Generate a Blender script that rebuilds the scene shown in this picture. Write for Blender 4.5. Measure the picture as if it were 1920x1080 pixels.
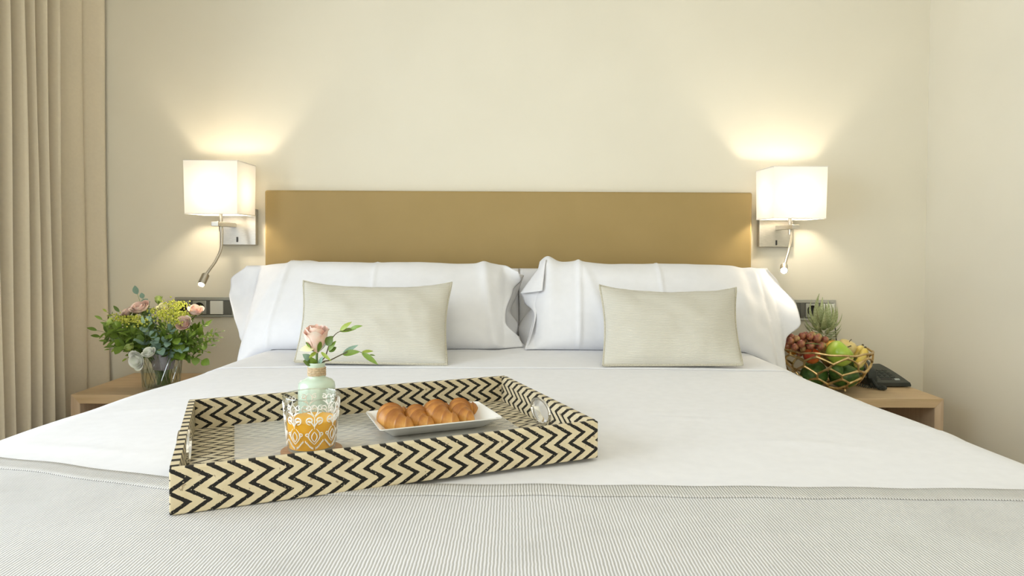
import bpy, bmesh, math, random
from mathutils import Vector, Matrix, noise
random.seed(7)
scene = bpy.context.scene
COL = scene.collection
PI = math.pi
for o in list(bpy.data.objects):
    bpy.data.objects.remove(o)

# ------------------------------------------------------------------ camera
CZ = 1.05                      # eye height
FPX, PITCH, ROLL, CYPX = 1249.0, 0.0236, 0.0050, 488.2
cp, sp, cr, sr = math.cos(PITCH), math.sin(PITCH), math.cos(ROLL), math.sin(ROLL)
FWD = Vector((0, cp, -sp)); RGT = Vector((1, 0, 0)); UPV = RGT.cross(FWD)
R2 = RGT * cr + UPV * sr; U2 = UPV * cr - RGT * sr
cam_d = bpy.data.cameras.new('camera'); cam = bpy.data.objects.new('camera', cam_d); COL.objects.link(cam)
cam_d.sensor_width = 36.0; cam_d.lens = FPX / 1920 * 36
cam_d.shift_y = -(540 - CYPX) / 1920
cam_d.clip_start = 0.02
cam.matrix_world = Matrix(((R2.x, U2.x, -FWD.x, 0), (R2.y, U2.y, -FWD.y, 0), (R2.z, U2.z, -FWD.z, CZ), (0, 0, 0, 1)))
scene.camera = cam

def at(px, py, y=None, z=None):
    """world point on the ray of a photo pixel, at depth y or height z (used to measure the room)"""
    d = FWD * FPX + R2 * (px - 960) - U2 * (py - CYPX)
    t = y / d.y if y is not None else (z - CZ) / d.z
    return Vector((0, 0, CZ)) + d * t

# ------------------------------------------------------------------ light
world = bpy.data.worlds.new('world'); scene.world = world; world.use_nodes = True
world.node_tree.nodes['Background'].inputs[0].default_value = (.75, .86, 1, 1)
world.node_tree.nodes['Background'].inputs[1].default_value = 1.0

def area(name, loc, rot, sx, sy, power, col):
    l = bpy.data.lights.new(name, 'AREA'); l.shape = 'RECTANGLE'; l.size = sx; l.size_y = sy
    l.energy = power; l.color = col
    o = bpy.data.objects.new(name, l); COL.objects.link(o); o.location = loc; o.rotation_euler = rot
    return o
WINDOW_POWER, FRONT_POWER, CEIL_POWER, BULB, LED = 150.0, 50.0, 4.0, 22.0, 450.0
area('window_daylight', (-3.0, .15, 1.45), (0, -PI / 2, 0), 2.8, 3.4, WINDOW_POWER, (.88, .95, 1.0))
area('added_front_fill', (-.1, -2.28, 1.2), (-PI / 2, 0, 0), 2.6, 2.1, FRONT_POWER, (.94, .97, 1.0))  # added soft fill from behind the camera, no balcony window exists there
area('ceiling_light_glow', (.1, .25, 2.585), (0, 0, 0), 2.2, 1.6, CEIL_POWER, (1.0, .93, .82))

vs = scene.view_settings
vs.view_transform = 'Standard'; vs.look = 'None'; vs.gamma = 1.0; vs.use_curve_mapping = False
vs.exposure = 0.05
scene.cycles.max_bounces = 8; scene.cycles.caustics_reflective = False; scene.cycles.caustics_refractive = False

# ------------------------------------------------------------------ helpers: materials
MATS = {}
def nt(m):
    m.use_nodes = True
    return m.node_tree, m.node_tree.nodes, m.node_tree.links

def mat(name, col, rough=.5, metal=0.0, sheen=0.0, spec=.5, trans=0.0, emit=None, estr=0.0, sss=0.0, coat=0.0):
    m = bpy.data.materials.new(name); t, N, L = nt(m); b = N['Principled BSDF']
    b.inputs['Base Color'].default_value = (*col, 1); b.inputs['Roughness'].default_value = rough
    b.inputs['Metallic'].default_value = metal; b.inputs['Specular IOR Level'].default_value = spec
    b.inputs['Transmission Weight'].default_value = trans
    b.inputs['Sheen Weight'].default_value = sheen
    b.inputs['Coat Weight'].default_value = coat
    if sss:
        b.inputs['Subsurface Weight'].default_value = sss
        b.inputs['Subsurface Radius'].default_value = (.01, .006, .003)
    if emit:
        b.inputs['Emission Color'].default_value = (*emit, 1); b.inputs['Emission Strength'].default_value = estr
    MATS[name] = m
    return m

def vary(m, c1, c2, scale=8.0, detail=4.0, stretch=(1, 1, 1), lo=.35, hi=.65, coord='Object', bump=0.0, bscale=None, bdist=.002):
    """procedural two-colour noise (and bump) on a material"""
    t, N, L = nt(m); b = N['Principled BSDF']
    tc = N.new('ShaderNodeTexCoord'); mp = N.new('ShaderNodeMapping'); mp.inputs['Scale'].default_value = stretch
    L.new(tc.outputs[coord], mp.inputs['Vector'])
    nz = N.new('ShaderNodeTexNoise'); nz.inputs['Scale'].default_value = scale; nz.inputs['Detail'].default_value = detail
    L.new(mp.outputs[0], nz.inputs['Vector'])
    rp = N.new('ShaderNodeValToRGB'); rp.color_ramp.elements[0].position = lo; rp.color_ramp.elements[1].position = hi
    rp.color_ramp.elements[0].color = (*c1, 1); rp.color_ramp.elements[1].color = (*c2, 1)
    L.new(nz.outputs['Fac'], rp.inputs[0]); L.new(rp.outputs[0], b.inputs['Base Color'])
    if bump:
        n2 = nz
        if bscale:
            n2 = N.new('ShaderNodeTexNoise'); n2.inputs['Scale'].default_value = bscale; n2.inputs['Detail'].default_value = 3
            L.new(mp.outputs[0], n2.inputs['Vector'])
        bp = N.new('ShaderNodeBump'); bp.inputs['Strength'].default_value = bump; bp.inputs['Distance'].default_value = bdist
        L.new(n2.outputs['Fac'], bp.inputs['Height']); L.new(bp.outputs[0], b.inputs['Normal'])
    return m

def stripes(m, axis, pitch, c1, c2, coord='Object', bump=.3, mottle=(), duty=.5):
    """woven ribs: sine bands across one axis with mottled yarn colour"""
    t, N, L = nt(m); b = N['Principled BSDF']
    tc = N.new('ShaderNodeTexCoord'); sx = N.new('ShaderNodeSeparateXYZ'); L.new(tc.outputs[coord], sx.inputs[0])
    def M(op, a, bb=None):
        n = N.new('ShaderNodeMath'); n.operation = op
        for i, v in enumerate((a, bb)):
            if v is None: continue
            if isinstance(v, (int, float)): n.inputs[i].default_value = v
            else: L.new(v, n.inputs[i])
        return n.outputs[0]
    nz = N.new('ShaderNodeTexNoise'); nz.inputs['Scale'].default_value = 60; nz.inputs['Detail'].default_value = 2
    L.new(tc.outputs[coord], nz.inputs['Vector'])
    v = M('ADD', sx.outputs[axis], M('MULTIPLY', nz.outputs['Fac'], pitch * .5))
    s = M('ADD', M('MULTIPLY', M('SINE', M('MULTIPLY', v, 2 * PI / pitch)), .5), .5)
    n2 = N.new('ShaderNodeTexNoise'); n2.inputs['Scale'].default_value = 14; n2.inputs['Detail'].default_value = 6
    L.new(tc.outputs[coord], n2.inputs['Vector'])
    f = M('MULTIPLY', s, M('ADD', M('MULTIPLY', n2.outputs['Fac'], 1.2), .4))
    rp = N.new('ShaderNodeValToRGB'); rp.color_ramp.elements[0].position = .15; rp.color_ramp.elements[1].position = .75
    rp.color_ramp.elements[0].color = (*c1, 1); rp.color_ramp.elements[1].color = (*c2, 1)
    L.new(f, rp.inputs[0]); L.new(rp.outputs[0], b.inputs['Base Color'])
    bp = N.new('ShaderNodeBump'); bp.inputs['Strength'].default_value = bump; bp.inputs['Distance'].default_value = .001
    L.new(s, bp.inputs['Height']); L.new(bp.outputs[0], b.inputs['Normal'])
    return m

def glass(name, tint=(1, 1, 1), refl=1.0, extra=0.0):
    """thin clear glass: see-through with a fresnel reflection"""
    m = bpy.data.materials.new(name); t, N, L = nt(m); N.remove(N['Principled BSDF']); out = N['Material Output']
    tr = N.new('ShaderNodeBsdfTransparent'); tr.inputs[0].default_value = (*tint, 1)
    gl = N.new('ShaderNodeBsdfGlossy'); gl.inputs['Roughness'].default_value = .03
    lw = N.new('ShaderNodeLayerWeight'); lw.inputs[0].default_value = .5
    pw = N.new('ShaderNodeMath'); pw.operation = 'POWER'; pw.inputs[1].default_value = 3.5; L.new(lw.outputs['Facing'], pw.inputs[0])
    mu = N.new('ShaderNodeMath'); mu.operation = 'MULTIPLY_ADD'; mu.inputs[1].default_value = .6 * refl; mu.inputs[2].default_value = .03 * refl + extra
    L.new(pw.outputs[0], mu.inputs[0])
    mx = N.new('ShaderNodeMixShader'); L.new(mu.outputs[0], mx.inputs[0]); L.new(tr.outputs[0], mx.inputs[1]); L.new(gl.outputs[0], mx.inputs[2])
    L.new(mx.outputs[0], out.inputs[0])
    return m

# ------------------------------------------------------------------ helpers: meshes
class MB:
    def __init__(s): s.v = []; s.f = []; s.uv = None
    def add(s, vs, fs):
        n = len(s.v); s.v += [tuple(p) for p in vs]; s.f += [tuple(i + n for i in f) for f in fs]; return s
    def box(s, x0, x1, y0, y1, z0, z1):
        return s.add([(x0, y0, z0), (x1, y0, z0), (x1, y1, z0), (x0, y1, z0), (x0, y0, z1), (x1, y0, z1), (x1, y1, z1), (x0, y1, z1)],
                     [(3, 2, 1, 0), (4, 5, 6, 7), (0, 1, 5, 4), (1, 2, 6, 5), (2, 3, 7, 6), (3, 0, 4, 7)])
    def loft(s, rings, closed=True, cap=True):
        n = len(rings[0]); base = len(s.v)
        for r in rings: s.v += [tuple(p) for p in r]
        m = n if closed else n - 1
        for i in range(len(rings) - 1):
            for j in range(m):
                a = base + i * n + j; b = base + i * n + (j + 1) % n
                s.f.append((a, b, b + n, a + n))
        if cap and closed:
            s.f.append(tuple(base + j for j in reversed(range(n))))
            s.f.append(tuple(base + (len(rings) - 1) * n + j for j in range(n)))
        return s
    def tube(s, pts, r, n=8, cap=True, flat=1.0):
        pts = [Vector(p) for p in pts]; k = len(pts)
        rr = r if isinstance(r, (list, tuple)) else [r] * k
        up = None; rings = []
        for i, p in enumerate(pts):
            d = (pts[min(i + 1, k - 1)] - pts[max(i - 1, 0)])
            if d.length < 1e-9: d = Vector((0, 0, 1))
            d.normalize()
            if up is None:
                up = Vector((0, 0, 1)) if abs(d.z) < .9 else Vector((1, 0, 0))
            up = (up - d * up.dot(d)); up = up.normalized() if up.length > 1e-6 else d.orthogonal().normalized()
            sd = d.cross(up)
            rings.append([p + sd * (math.cos(2 * PI * j / n) * rr[i]) + up * (math.sin(2 * PI * j / n) * rr[i] * flat) for j in range(n)])
        return s.loft(rings, True, cap)
    def lathe(s, prof, n=32, c=(0, 0, 0), cap=True):
        c = Vector(c)
        return s.loft([[c + Vector((r * math.cos(2 * PI * j / n), r * math.sin(2 * PI * j / n), z)) for j in range(n)] for r, z in prof], True, cap)
    def ball(s, c, r, n=14, m=9, fn=None):
        if isinstance(r, (int, float)): r = (r, r, r)
        c = Vector(c); rings = []
        for i in range(m + 1):
            a = -PI / 2 + PI * i / m; a = max(-PI / 2 + .04, min(PI / 2 - .04, a))
            ring = []
            for j in range(n):
                b = 2 * PI * j / n; d = Vector((math.cos(a) * math.cos(b), math.cos(a) * math.sin(b), math.sin(a)))
                k = fn(d) if fn else 1.0
                ring.append(c + Vector((d.x * r[0] * k, d.y * r[1] * k, d.z * r[2] * k)))
            rings.append(ring)
        return s.loft(rings)
    def patch(s, fn, nu, nv):
        base = len(s.v)
        for i in range(nu + 1):
            for j in range(nv + 1): s.v.append(tuple(fn(i / nu, j / nv)))
        for i in range(nu):
            for j in range(nv):
                a = base + i * (nv + 1) + j
                s.f.append((a, a + nv + 1, a + nv + 2, a + 1))
        return s
    def mesh(s, name, m, smooth=True, uvfn=None):
        me = bpy.data.meshes.new(name); me.from_pydata(s.v, [], s.f); me.update()
        if m: me.materials.append(m)
        if uvfn:
            ul = me.uv_layers.new(name='UVMap')
            for l in me.loops: ul.data[l.index].uv = uvfn(Vector(s.v[l.vertex_index]))
        if smooth:
            for p in me.polygons: p.use_smooth = True
        return me
    def build(s, name, m, parent=None, smooth=True, bevel=0.0, uvfn=None, loc=None, angle=40, fixn=True):
        me = s.mesh(name, m, smooth, uvfn)
        if fixn:
            b = bmesh.new(); b.from_mesh(me); bmesh.ops.recalc_face_normals(b, faces=b.faces); b.to_mesh(me); b.free()
        o = bpy.data.objects.new(name, me); COL.objects.link(o)
        if parent: o.parent = parent
        if loc: o.location = loc
        if bevel:
            md = o.modifiers.new('bevel', 'BEVEL'); md.width = bevel; md.segments = 2; md.limit_method = 'ANGLE'
        if smooth:
            try: me.set_sharp_from_angle(angle=math.radians(angle))
            except Exception: pass
        return o

def tag(o, label, cat, group=None, kind=None):
    o['label'] = label; o['category'] = cat
    if group: o['group'] = group
    if kind: o['kind'] = kind
    return o
def root(name, loc, label, cat, group=None, rz=0.0):
    o = bpy.data.objects.new(name, None); COL.objects.link(o); o.location = loc; o.rotation_euler = (0, 0, rz)
    o.empty_display_size = .05
    return tag(o, label, cat, group)
def struct(o, label, cat):
    return tag(o, label, cat, kind='structure')
def inst(name, me, parent, M):
    o = bpy.data.objects.new(name, me); COL.objects.link(o); o.parent = parent
    o.matrix_local = M
    return o
def bez(p0, p1, p2, n):
    p0, p1, p2 = Vector(p0), Vector(p1), Vector(p2)
    return [p0 * (1 - t) ** 2 + p1 * (2 * t * (1 - t)) + p2 * t * t for t in [i / n for i in range(n + 1)]]
def lerp_tab(tab, t):
    if t <= tab[0][0]: return tab[0][1]
    for (a, b), (c, d) in zip(tab, tab[1:]):
        if t <= c:
            k = (t - a) / (c - a); k = k * k * (3 - 2 * k) * .6 + k * .4
            return b + (d - b) * k
    return tab[-1][1]
def catmull(pts, n=8):
    pts = [Vector(p) for p in pts]; P = [pts[0] * 2 - pts[1]] + pts + [pts[-1] * 2 - pts[-2]]; out = []
    for i in range(1, len(P) - 2):
        for k in range(n):
            t = k / n; a, b, c, d = P[i - 1], P[i], P[i + 1], P[i + 2]
            out.append(.5 * ((2 * b) + (c - a) * t + (2 * a - 5 * b + 4 * c - d) * t * t + (3 * b - a - 3 * c + d) * t ** 3))
    out.append(pts[-1]); return out
def frame(d, up=(0, 0, 1)):
    """rotation whose X runs along d and whose Z leans to up"""
    x = Vector(d).normalized(); u = Vector(up); z = u - x * u.dot(x)
    if z.length < 1e-4: z = x.orthogonal()
    z.normalize(); y = z.cross(x)
    return Matrix(((x.x, y.x, z.x, 0), (x.y, y.y, z.y, 0), (x.z, y.z, z.z, 0), (0, 0, 0, 1)))
def sstep(a, b, x):
    t = max(0, min(1, (x - a) / (b - a))); return t * t * (3 - 2 * t)

# ------------------------------------------------------------------ materials
m_wall = vary(mat('wall_paint', (.80, .76, .65), .75, spec=.2), (.785, .742, .622), (.805, .762, .642), 3, 3, bump=.05, bscale=180, bdist=.0006)
m_ceil = mat('ceiling_paint', (.86, .84, .78), .8)
m_floor = vary(mat('floor_carpet', (.4, .33, .25), .9), (.36, .30, .22), (.44, .37, .28), 40)
m_curtain = vary(mat('curtain_cloth', (.5, .44, .32), .85, sheen=.15, spec=.15), (.655, .58, .445), (.675, .60, .46), 90, 3, (1, 1, 1), bump=.1, bscale=700, bdist=.0004)
m_linen = vary(mat('white_cotton', (.87, .87, .86), .8, sheen=.08, spec=.2), (.785, .79, .82), (.805, .81, .84), 30, 3, bump=.08, bscale=900, bdist=.0004)
m_duvet = vary(mat('white_waffle_cotton', (.87, .87, .86), .8, sheen=.08, spec=.2), (.80, .805, .835), (.825, .83, .86), 40, 3, bump=.10, bscale=420, bdist=.0006)
m_throw = stripes(mat('ribbed_throw', (.7, .69, .66), .85, sheen=.1, spec=.15), 0, .0042, (.45, .445, .43), (.74, .74, .75), bump=.5)
m_hem = stripes(mat('ribbed_hem', (.7, .69, .66), .85, sheen=.1, spec=.15), 0, .0042, (.38, .37, .34), (.68, .675, .67), bump=.5)
m_cush = stripes(mat('cushion_linen', (.68, .66, .58), .85, sheen=.1, spec=.15), 2, .0038, (.53, .505, .43), (.67, .655, .59), bump=.3)
m_piping = vary(mat('cushion_piping', (.5, .47, .38), .85), (.44, .41, .32), (.58, .55, .45), 300)
m_head = vary(mat('tan_leatherette', (.39, .265, .095), .5, spec=.3), (.36, .255, .098), (.375, .266, .105), 6, 4, bump=.06, bscale=500, bdist=.0004)
m_oak = vary(mat('light_oak', (.60, .44, .26), .45, spec=.4), (.54, .385, .215), (.66, .49, .30), 9, 6, (.6, 6, 6), .3, .7, bump=.04)
m_oak_v = vary(mat('light_oak_upright', (.60, .44, .28), .45, spec=.4), (.50, .365, .24), (.64, .49, .34), 9, 6, (6, 6, .6), .3, .7, bump=.04)
m_nickel = vary(mat('brushed_nickel', (.55, .52, .46), .36, 1.0), (.50, .475, .42), (.58, .555, .495), 60, 2, (1, 1, 12))
m_chrome = mat('chrome', (.85, .85, .85), .12, 1.0)
m_black = mat('black_plastic', (.012, .012, .012), .4)
m_steel = mat('socket_silver', (.50, .50, .46), .35, .6)
m_dsteel = mat('socket_dark_grey', (.16, .16, .145), .4, .3)
m_whitepl = mat('socket_white', (.80, .80, .74), .35)
m_gold = vary(mat('aged_gold', (.65, .47, .22), .32, 1.0), (.50, .35, .15), (.78, .60, .32), 40, 3)
m_phone = mat('phone_plastic', (.028, .036, .031), .38)
m_key = mat('phone_key', (.035, .045, .04), .45)
m_card = mat('phone_card', (.42, .47, .46), .5)
m_porc = mat('white_porcelain', (.86, .86, .84), .12, coat=.3)
m_juice = mat('orange_juice', (1.0, .50, .02), .35, sss=.25)
m_vase = mat('mint_ceramic', (.56, .68, .56), .22, coat=.5)
m_twine = vary(mat('jute_twine', (.55, .42, .27), .9), (.45, .33, .2), (.66, .52, .35), 250)
m_etch = mat('etched_white', (.9, .9, .88), .5)
m_coaster = vary(mat('coaster_wood', (.35, .2, .1), .5), (.30, .16, .08), (.45, .27, .15), 30, 4, (1, 8, 1))
m_glass = glass('clear_glass', (.985, .99, .985))
m_vglass = glass('vase_glass', (.97, .985, .97), .9, .02)
m_relief = glass('vase_relief_glass', (.88, .91, .88), 1.2, .18)
m_water = glass('vase_water', (.93, .96, .92), .5)
m_leaf_d = vary(mat('leaf_dark', (.07, .14, .02), .45), (.06, .125, .012), (.14, .22, .03), 40)
m_leaf_l = vary(mat('leaf_light', (.18, .32, .05), .45), (.20, .29, .025), (.36, .44, .07), 40)
m_leaf_e = vary(mat('leaf_eucalyptus', (.20, .33, .25), .55), (.16, .30, .22), (.33, .46, .38), 40)
m_leaf_m = vary(mat('leaf_mid', (.10, .24, .05), .42), (.12, .21, .02), (.22, .34, .05), 40)
m_stem = vary(mat('stem_green', (.12, .2, .05), .5), (.09, .16, .03), (.17, .26, .07), 60)
m_stem_b = mat('stem_brown', (.11, .09, .05), .6)
m_floret = vary(mat('yellow_green_florets', (.55, .58, .08), .6), (.45, .50, .05), (.68, .68, .14), 90)
m_pink = vary(mat('pink_petal', (.85, .55, .47), .55, sss=.15), (.84, .56, .48), (.92, .80, .72), 45)
m_blush = vary(mat('blush_petal', (.88, .66, .57), .5, sss=.15), (.86, .56, .46), (.90, .80, .72), 32)
m_white_p = vary(mat('white_petal', (.85, .86, .76), .5), (.86, .90, .76), (.95, .95, .92), 60)
m_green_p = vary(mat('green_bud', (.55, .68, .22), .5, sss=.1), (.40, .56, .10), (.68, .76, .36), 30)
m_cream_p = mat('cream_petal', (.84, .82, .50), .5, sss=.1)
m_wrap = vary(mat('lilac_ribbon', (.30, .27, .33), .6), (.26, .23, .28), (.36, .33, .38), 30)

def shade_mat():
    m = bpy.data.materials.new('shade_fabric'); t, N, L = nt(m); N.remove(N['Principled BSDF']); out = N['Material Output']
    d = N.new('ShaderNodeBsdfDiffuse'); d.inputs[0].default_value = (.86, .84, .80, 1)
    tr = N.new('ShaderNodeBsdfTranslucent'); tr.inputs[0].default_value = (.92, .86, .76, 1)
    mx = N.new('ShaderNodeMixShader'); mx.inputs[0].default_value = .105
    L.new(d.outputs[0], mx.inputs[1]); L.new(tr.outputs[0], mx.inputs[2]); L.new(mx.outputs[0], out.inputs[0]); return m
m_shade = shade_mat()
m_bulb = mat('bulb_glow', (1, .9, .75), .4, emit=(1.0, .86, .66), estr=BULB * 8)
m_led = mat('led_glow', (1, .95, .85), .4, emit=(1.0, .88, .70), estr=LED)

def chevron_mat(name, pitch, period, amp, cream1, cream2, ink, fill):
    m = bpy.data.materials.new(name); t, N, L = nt(m); b = N['Principled BSDF']; b.inputs['Roughness'].default_value = .55; b.inputs['Specular IOR Level'].default_value = .25
    tc = N.new('ShaderNodeTexCoord'); sx = N.new('ShaderNodeSeparateXYZ'); L.new(tc.outputs['UV'], sx.inputs[0])
    def M(op, a, bb=None):
        n = N.new('ShaderNodeMath'); n.operation = op
        for i, v in enumerate((a, bb)):
            if v is None: continue
            if isinstance(v, (int, float)): n.inputs[i].default_value = v
            else: L.new(v, n.inputs[i])
        return n.outputs[0]
    def NZ(scale, det):
        n = N.new('ShaderNodeTexNoise'); n.inputs['Scale'].default_value = scale; n.inputs['Detail'].default_value = det
        L.new(tc.outputs['UV'], n.inputs['Vector']); return n.outputs['Fac']
    tri = M('MULTIPLY', M('PINGPONG', sx.outputs[1], period / 2), amp / (period / 2))
    u = M('ADD', M('ADD', sx.outputs[0], tri), M('MULTIPLY', NZ(220, 3), pitch * .16))
    fr = M('FRACT', M('DIVIDE', M('ADD', u, 10.0), pitch))
    band = M('LESS_THAN', fr, fill)
    wear = M('LESS_THAN', NZ(330, 2), .68)
    ink_f = M('MULTIPLY', band, wear)
    rp = N.new('ShaderNodeValToRGB'); rp.color_ramp.elements[0].position = .3; rp.color_ramp.elements[1].position = .7
    rp.color_ramp.elements[0].color = (*cream1, 1); rp.color_ramp.elements[1].color = (*cream2, 1)
    L.new(NZ(38, 5), rp.inputs[0])
    scr = M('GREATER_THAN', NZ(95, 8), .665)
    mx0 = N.new('ShaderNodeMixRGB'); L.new(M('MULTIPLY', scr, .55), mx0.inputs[0]); L.new(rp.outputs[0], mx0.inputs[1]); mx0.inputs[2].default_value = (.16, .09, .04, 1)
    mx = N.new('ShaderNodeMixRGB'); L.new(ink_f, mx.inputs[0]); L.new(mx0.outputs[0], mx.inputs[1]); mx.inputs[2].default_value = (*ink, 1)
    L.new(mx.outputs[0], b.inputs['Base Color'])
    bp = N.new('ShaderNodeBump'); bp.inputs['Strength'].default_value = .15; bp.inputs['Distance'].default_value = .0006
    L.new(ink_f, bp.inputs['Height']); L.new(bp.outputs[0], b.inputs['Normal'])
    return m
TH = .0632
m_chev = chevron_mat('chevron_print', .0262, TH / 2, -.0250, (.60, .51, .33), (.70, .615, .43), (.012, .011, .009), .385)
m_chev_floor = chevron_mat('chevron_print_base', .030, .031, .030, (.58, .50, .33), (.68, .60, .43), (.02, .016, .012), .33)

# ------------------------------------------------------------------ room shell
WY, XR, XL, ZC, YF = 2.9, 1.80, -1.93, 2.6, -2.3
def simple(name, m, *boxes):
    b = MB()
    for q in boxes: b.box(*q)
    return b.build(name, m, smooth=False)
struct(simple('wall_back', m_wall, (XL - .1, XR + .1, WY, WY + .1, 0, ZC)), 'cream painted wall behind the headboard', 'wall')
struct(simple('wall_right', m_wall, (XR, XR + .1, YF, WY, 0, ZC)), 'cream painted side wall beside the telephone nightstand', 'wall')
struct(simple('wall_left', m_wall, (XL - .1, XL, 1.65, WY, 0, ZC), (XL - .1, XL, YF, -1.35, 0, ZC), (XL - .1, XL, -1.35, 1.65, 0, .15), (XL - .1, XL, -1.35, 1.65, 2.35, ZC)), 'cream painted side wall behind the curtains', 'wall')
struct(simple('wall_front', m_wall, (XL - .1, XR + .1, YF - .1, YF, 0, ZC)), 'cream painted wall opposite the bed', 'wall')
struct(simple('floor', m_floor, (XL - .1, XR + .1, YF - .1, WY + .1, -.1, 0)), 'brown carpet floor under the bed', 'floor')
struct(simple('ceiling', m_ceil, (XL - .1, XR + .1, YF - .1, WY + .1, ZC, ZC + .1)), 'off white painted ceiling above the bed', 'ceiling')
struct(simple('window_1', m_whitepl, (XL - .08, XL - .03, -1.35, 1.65, .15, .21), (XL - .08, XL - .03, -1.35, 1.65, 2.29, 2.35), (XL - .08, XL - .03, -1.35, -1.29, .21, 2.29), (XL - .08, XL - .03, 1.59, 1.65, .21, 2.29)), 'white framed window opening beyond the curtains', 'window')

# ------------------------------------------------------------------ curtains
def curtain(name, path, label, z0=.02, z1=2.56):
    b = MB(); nz = 14
    rows = []
    for i in range(nz + 1):
        z = z0 + (z1 - z0) * i / nz
        k = 1 + .25 * (1 - i / nz)
        rows.append([(XC + (x - XC) * k + .004 * math.sin(3 * z + y * 20), y, z) for (x, y) in path for XC in (-1.80,)])
    b.loft(rows, closed=False, cap=False)
    o = b.build(name, m_curtain, angle=80, fixn=False)
    md = o.modifiers.new('cloth', 'SOLIDIFY'); md.thickness = .004
    return tag(o, label, 'curtain')
path = []
y = 1.72
n = 0
while y < 2.598:
    ph = (y - 1.72) / .066
    ph += .16 * noise.noise(Vector((y * 9, 3, 0)))
    a = .036 + .012 * noise.noise(Vector((y * 8, 0, 0)))
    s = math.sin(2 * PI * ph + .8 * math.sin(2 * PI * ph))
    path.append((-1.782 + a * s + .006 * math.sin(y * 9), y)); y += .0033
path += [(-1.765, 2.606), (-1.80, 2.618), (-1.85, 2.622), (-1.90, 2.62)]
curtain('pleated_curtain', path, 'beige curtain gathered in narrow vertical pleats, nearest to the window')
path = [(-1.92, 2.655), (-1.885, 2.67), (-1.85, 2.695), (-1.818, 2.735), (-1.797, 2.775), (-1.795, 2.80), (-1.812, 2.812), (-1.806, 2.822), (-1.785, 2.838), (-1.762, 2.852), (-1.752, 2.864), (-1.754, 2.876), (-1.775, 2.884), (-1.83, 2.888)]
path = [(p.x, p.y) for p in catmull([(a, b, 0) for a, b in path], 5)]
curtain('wall_curtain', path, 'shaded tan curtain edge hanging flat against the cream wall')

# ------------------------------------------------------------------ headboard
HX0, HX1 = -1.056, 1.0235
hb = MB().box(HX0, HX1, WY - .056, WY - .001, .25, CZ + .227).build('headboard', m_head, bevel=.008)
tag(hb, 'wide tan leather look headboard panel mounted on the wall', 'headboard')

# ------------------------------------------------------------------ bed
ZT = .6755
XCL = [(.3, .97), (1.355, .930), (2.13, .835), (2.6, .80)]
XCR = [(.3, .90), (1.23, .850), (1.9, .800), (2.6, .785)]
RAD = .15
def xcs(y): return lerp_tab(XCL, y), lerp_tab(XCR, y)
def wrinkle(x, y):
    w = .0016 * noise.noise(Vector((x * 3.1, y * 2.2, 1.0))) + .0012 * noise.noise(Vector((x * 9, y * 5, 4.0)))
    for (cx, cy, lx, ly, a, ang) in WR:
        dx, dy = x - cx, y - cy; c, s = math.cos(ang), math.sin(ang)
        u, v = dx * c + dy * s, -dx * s + dy * c
        w += a * math.exp(-(u / lx) ** 2 - (v / ly) ** 2)
    return w
WR = [(.33, 1.46, .07, .008, .004, .15), (.37, 1.425, .08, .008, .0035, -.1), (.42, 1.44, .05, .006, -.003, .3), (.28, 1.50, .05, .010, .003, .5),
      (.55, 1.25, .12, .02, .003, -.2), (.9, 1.35, .10, .012, .004, -.3), (.78, 1.62, .09, .012, .003, .4), (-.75, 1.5, .15, .02, .003, .3), (-.8, 1.2, .12, .015, .003, -.2), (.35, 1.2, .15, .05, .003, .1)]
def zbed(x, y):
    l, r = xcs(y)
    e = r if x > 0 else l
    a = abs(x)
    z = ZT + .004 * (1 - (x / e) ** 2)
    if a > e:
        t = min(1, (a - e) / RAD); z = ZT - RAD * (1 - math.sqrt(max(0, 1 - t * t)))
    return z
def drape(y0f, y1f, ny, off, zlow, wr=1.0, nx=120, side_n=10):
    """cloth laid over the mattress: flat crowned top, rounded shoulders, hanging sides"""
    rows = []
    for i in range(ny + 1):
        row = []
        k = i / ny
        def Y(x): return y0f(x) + (y1f(x) - y0f(x)) * k
        yr = Y(0); l, r = xcs(yr)
        pts = []
        for j in range(side_n, 0, -1): pts.append((-(l + RAD), ZT - RAD - (ZT - RAD - zlow) * j / side_n, 'l'))
        for j in range(12, 0, -1): a = PI / 2 * j / 12; pts.append((-l - RAD * math.sin(a), ZT - RAD * (1 - math.cos(a)), 'l'))
        for j in range(nx + 1):
            x = -l + (l + r) * j / nx; pts.append((x, None, 't'))
        for j in range(1, 13): a = PI / 2 * j / 12; pts.append((r + RAD * math.sin(a), ZT - RAD * (1 - math.cos(a)), 'r'))
        for j in range(1, side_n + 1): pts.append((r + RAD, ZT - RAD - (ZT - RAD - zlow) * j / side_n, 'r'))
        for (x, z, s) in pts:
            yy = Y(x)
            if z is None: z = zbed(x, yr) + off; z += wr * wrinkle(x, yy)
            else:
                e = l if s == 'l' else r; sg = -1 if s == 'l' else 1
                t = max(0, (abs(x) - e) / RAD)
                x += sg * off * t; z += off * (1 - t) + (wr * wrinkle(x, yy) * (1 - t))
                drop = max(0, ZT - RAD - z)
                w = .010 * noise.noise(Vector((yy * 5, sg * 3, z * 2)))
                x += sg * (w * (1 + drop * 3) + .02 * drop)
            row.append((x, yy, z))
        rows.append(row)
    return MB().loft(rows, closed=False, cap=False)

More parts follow.
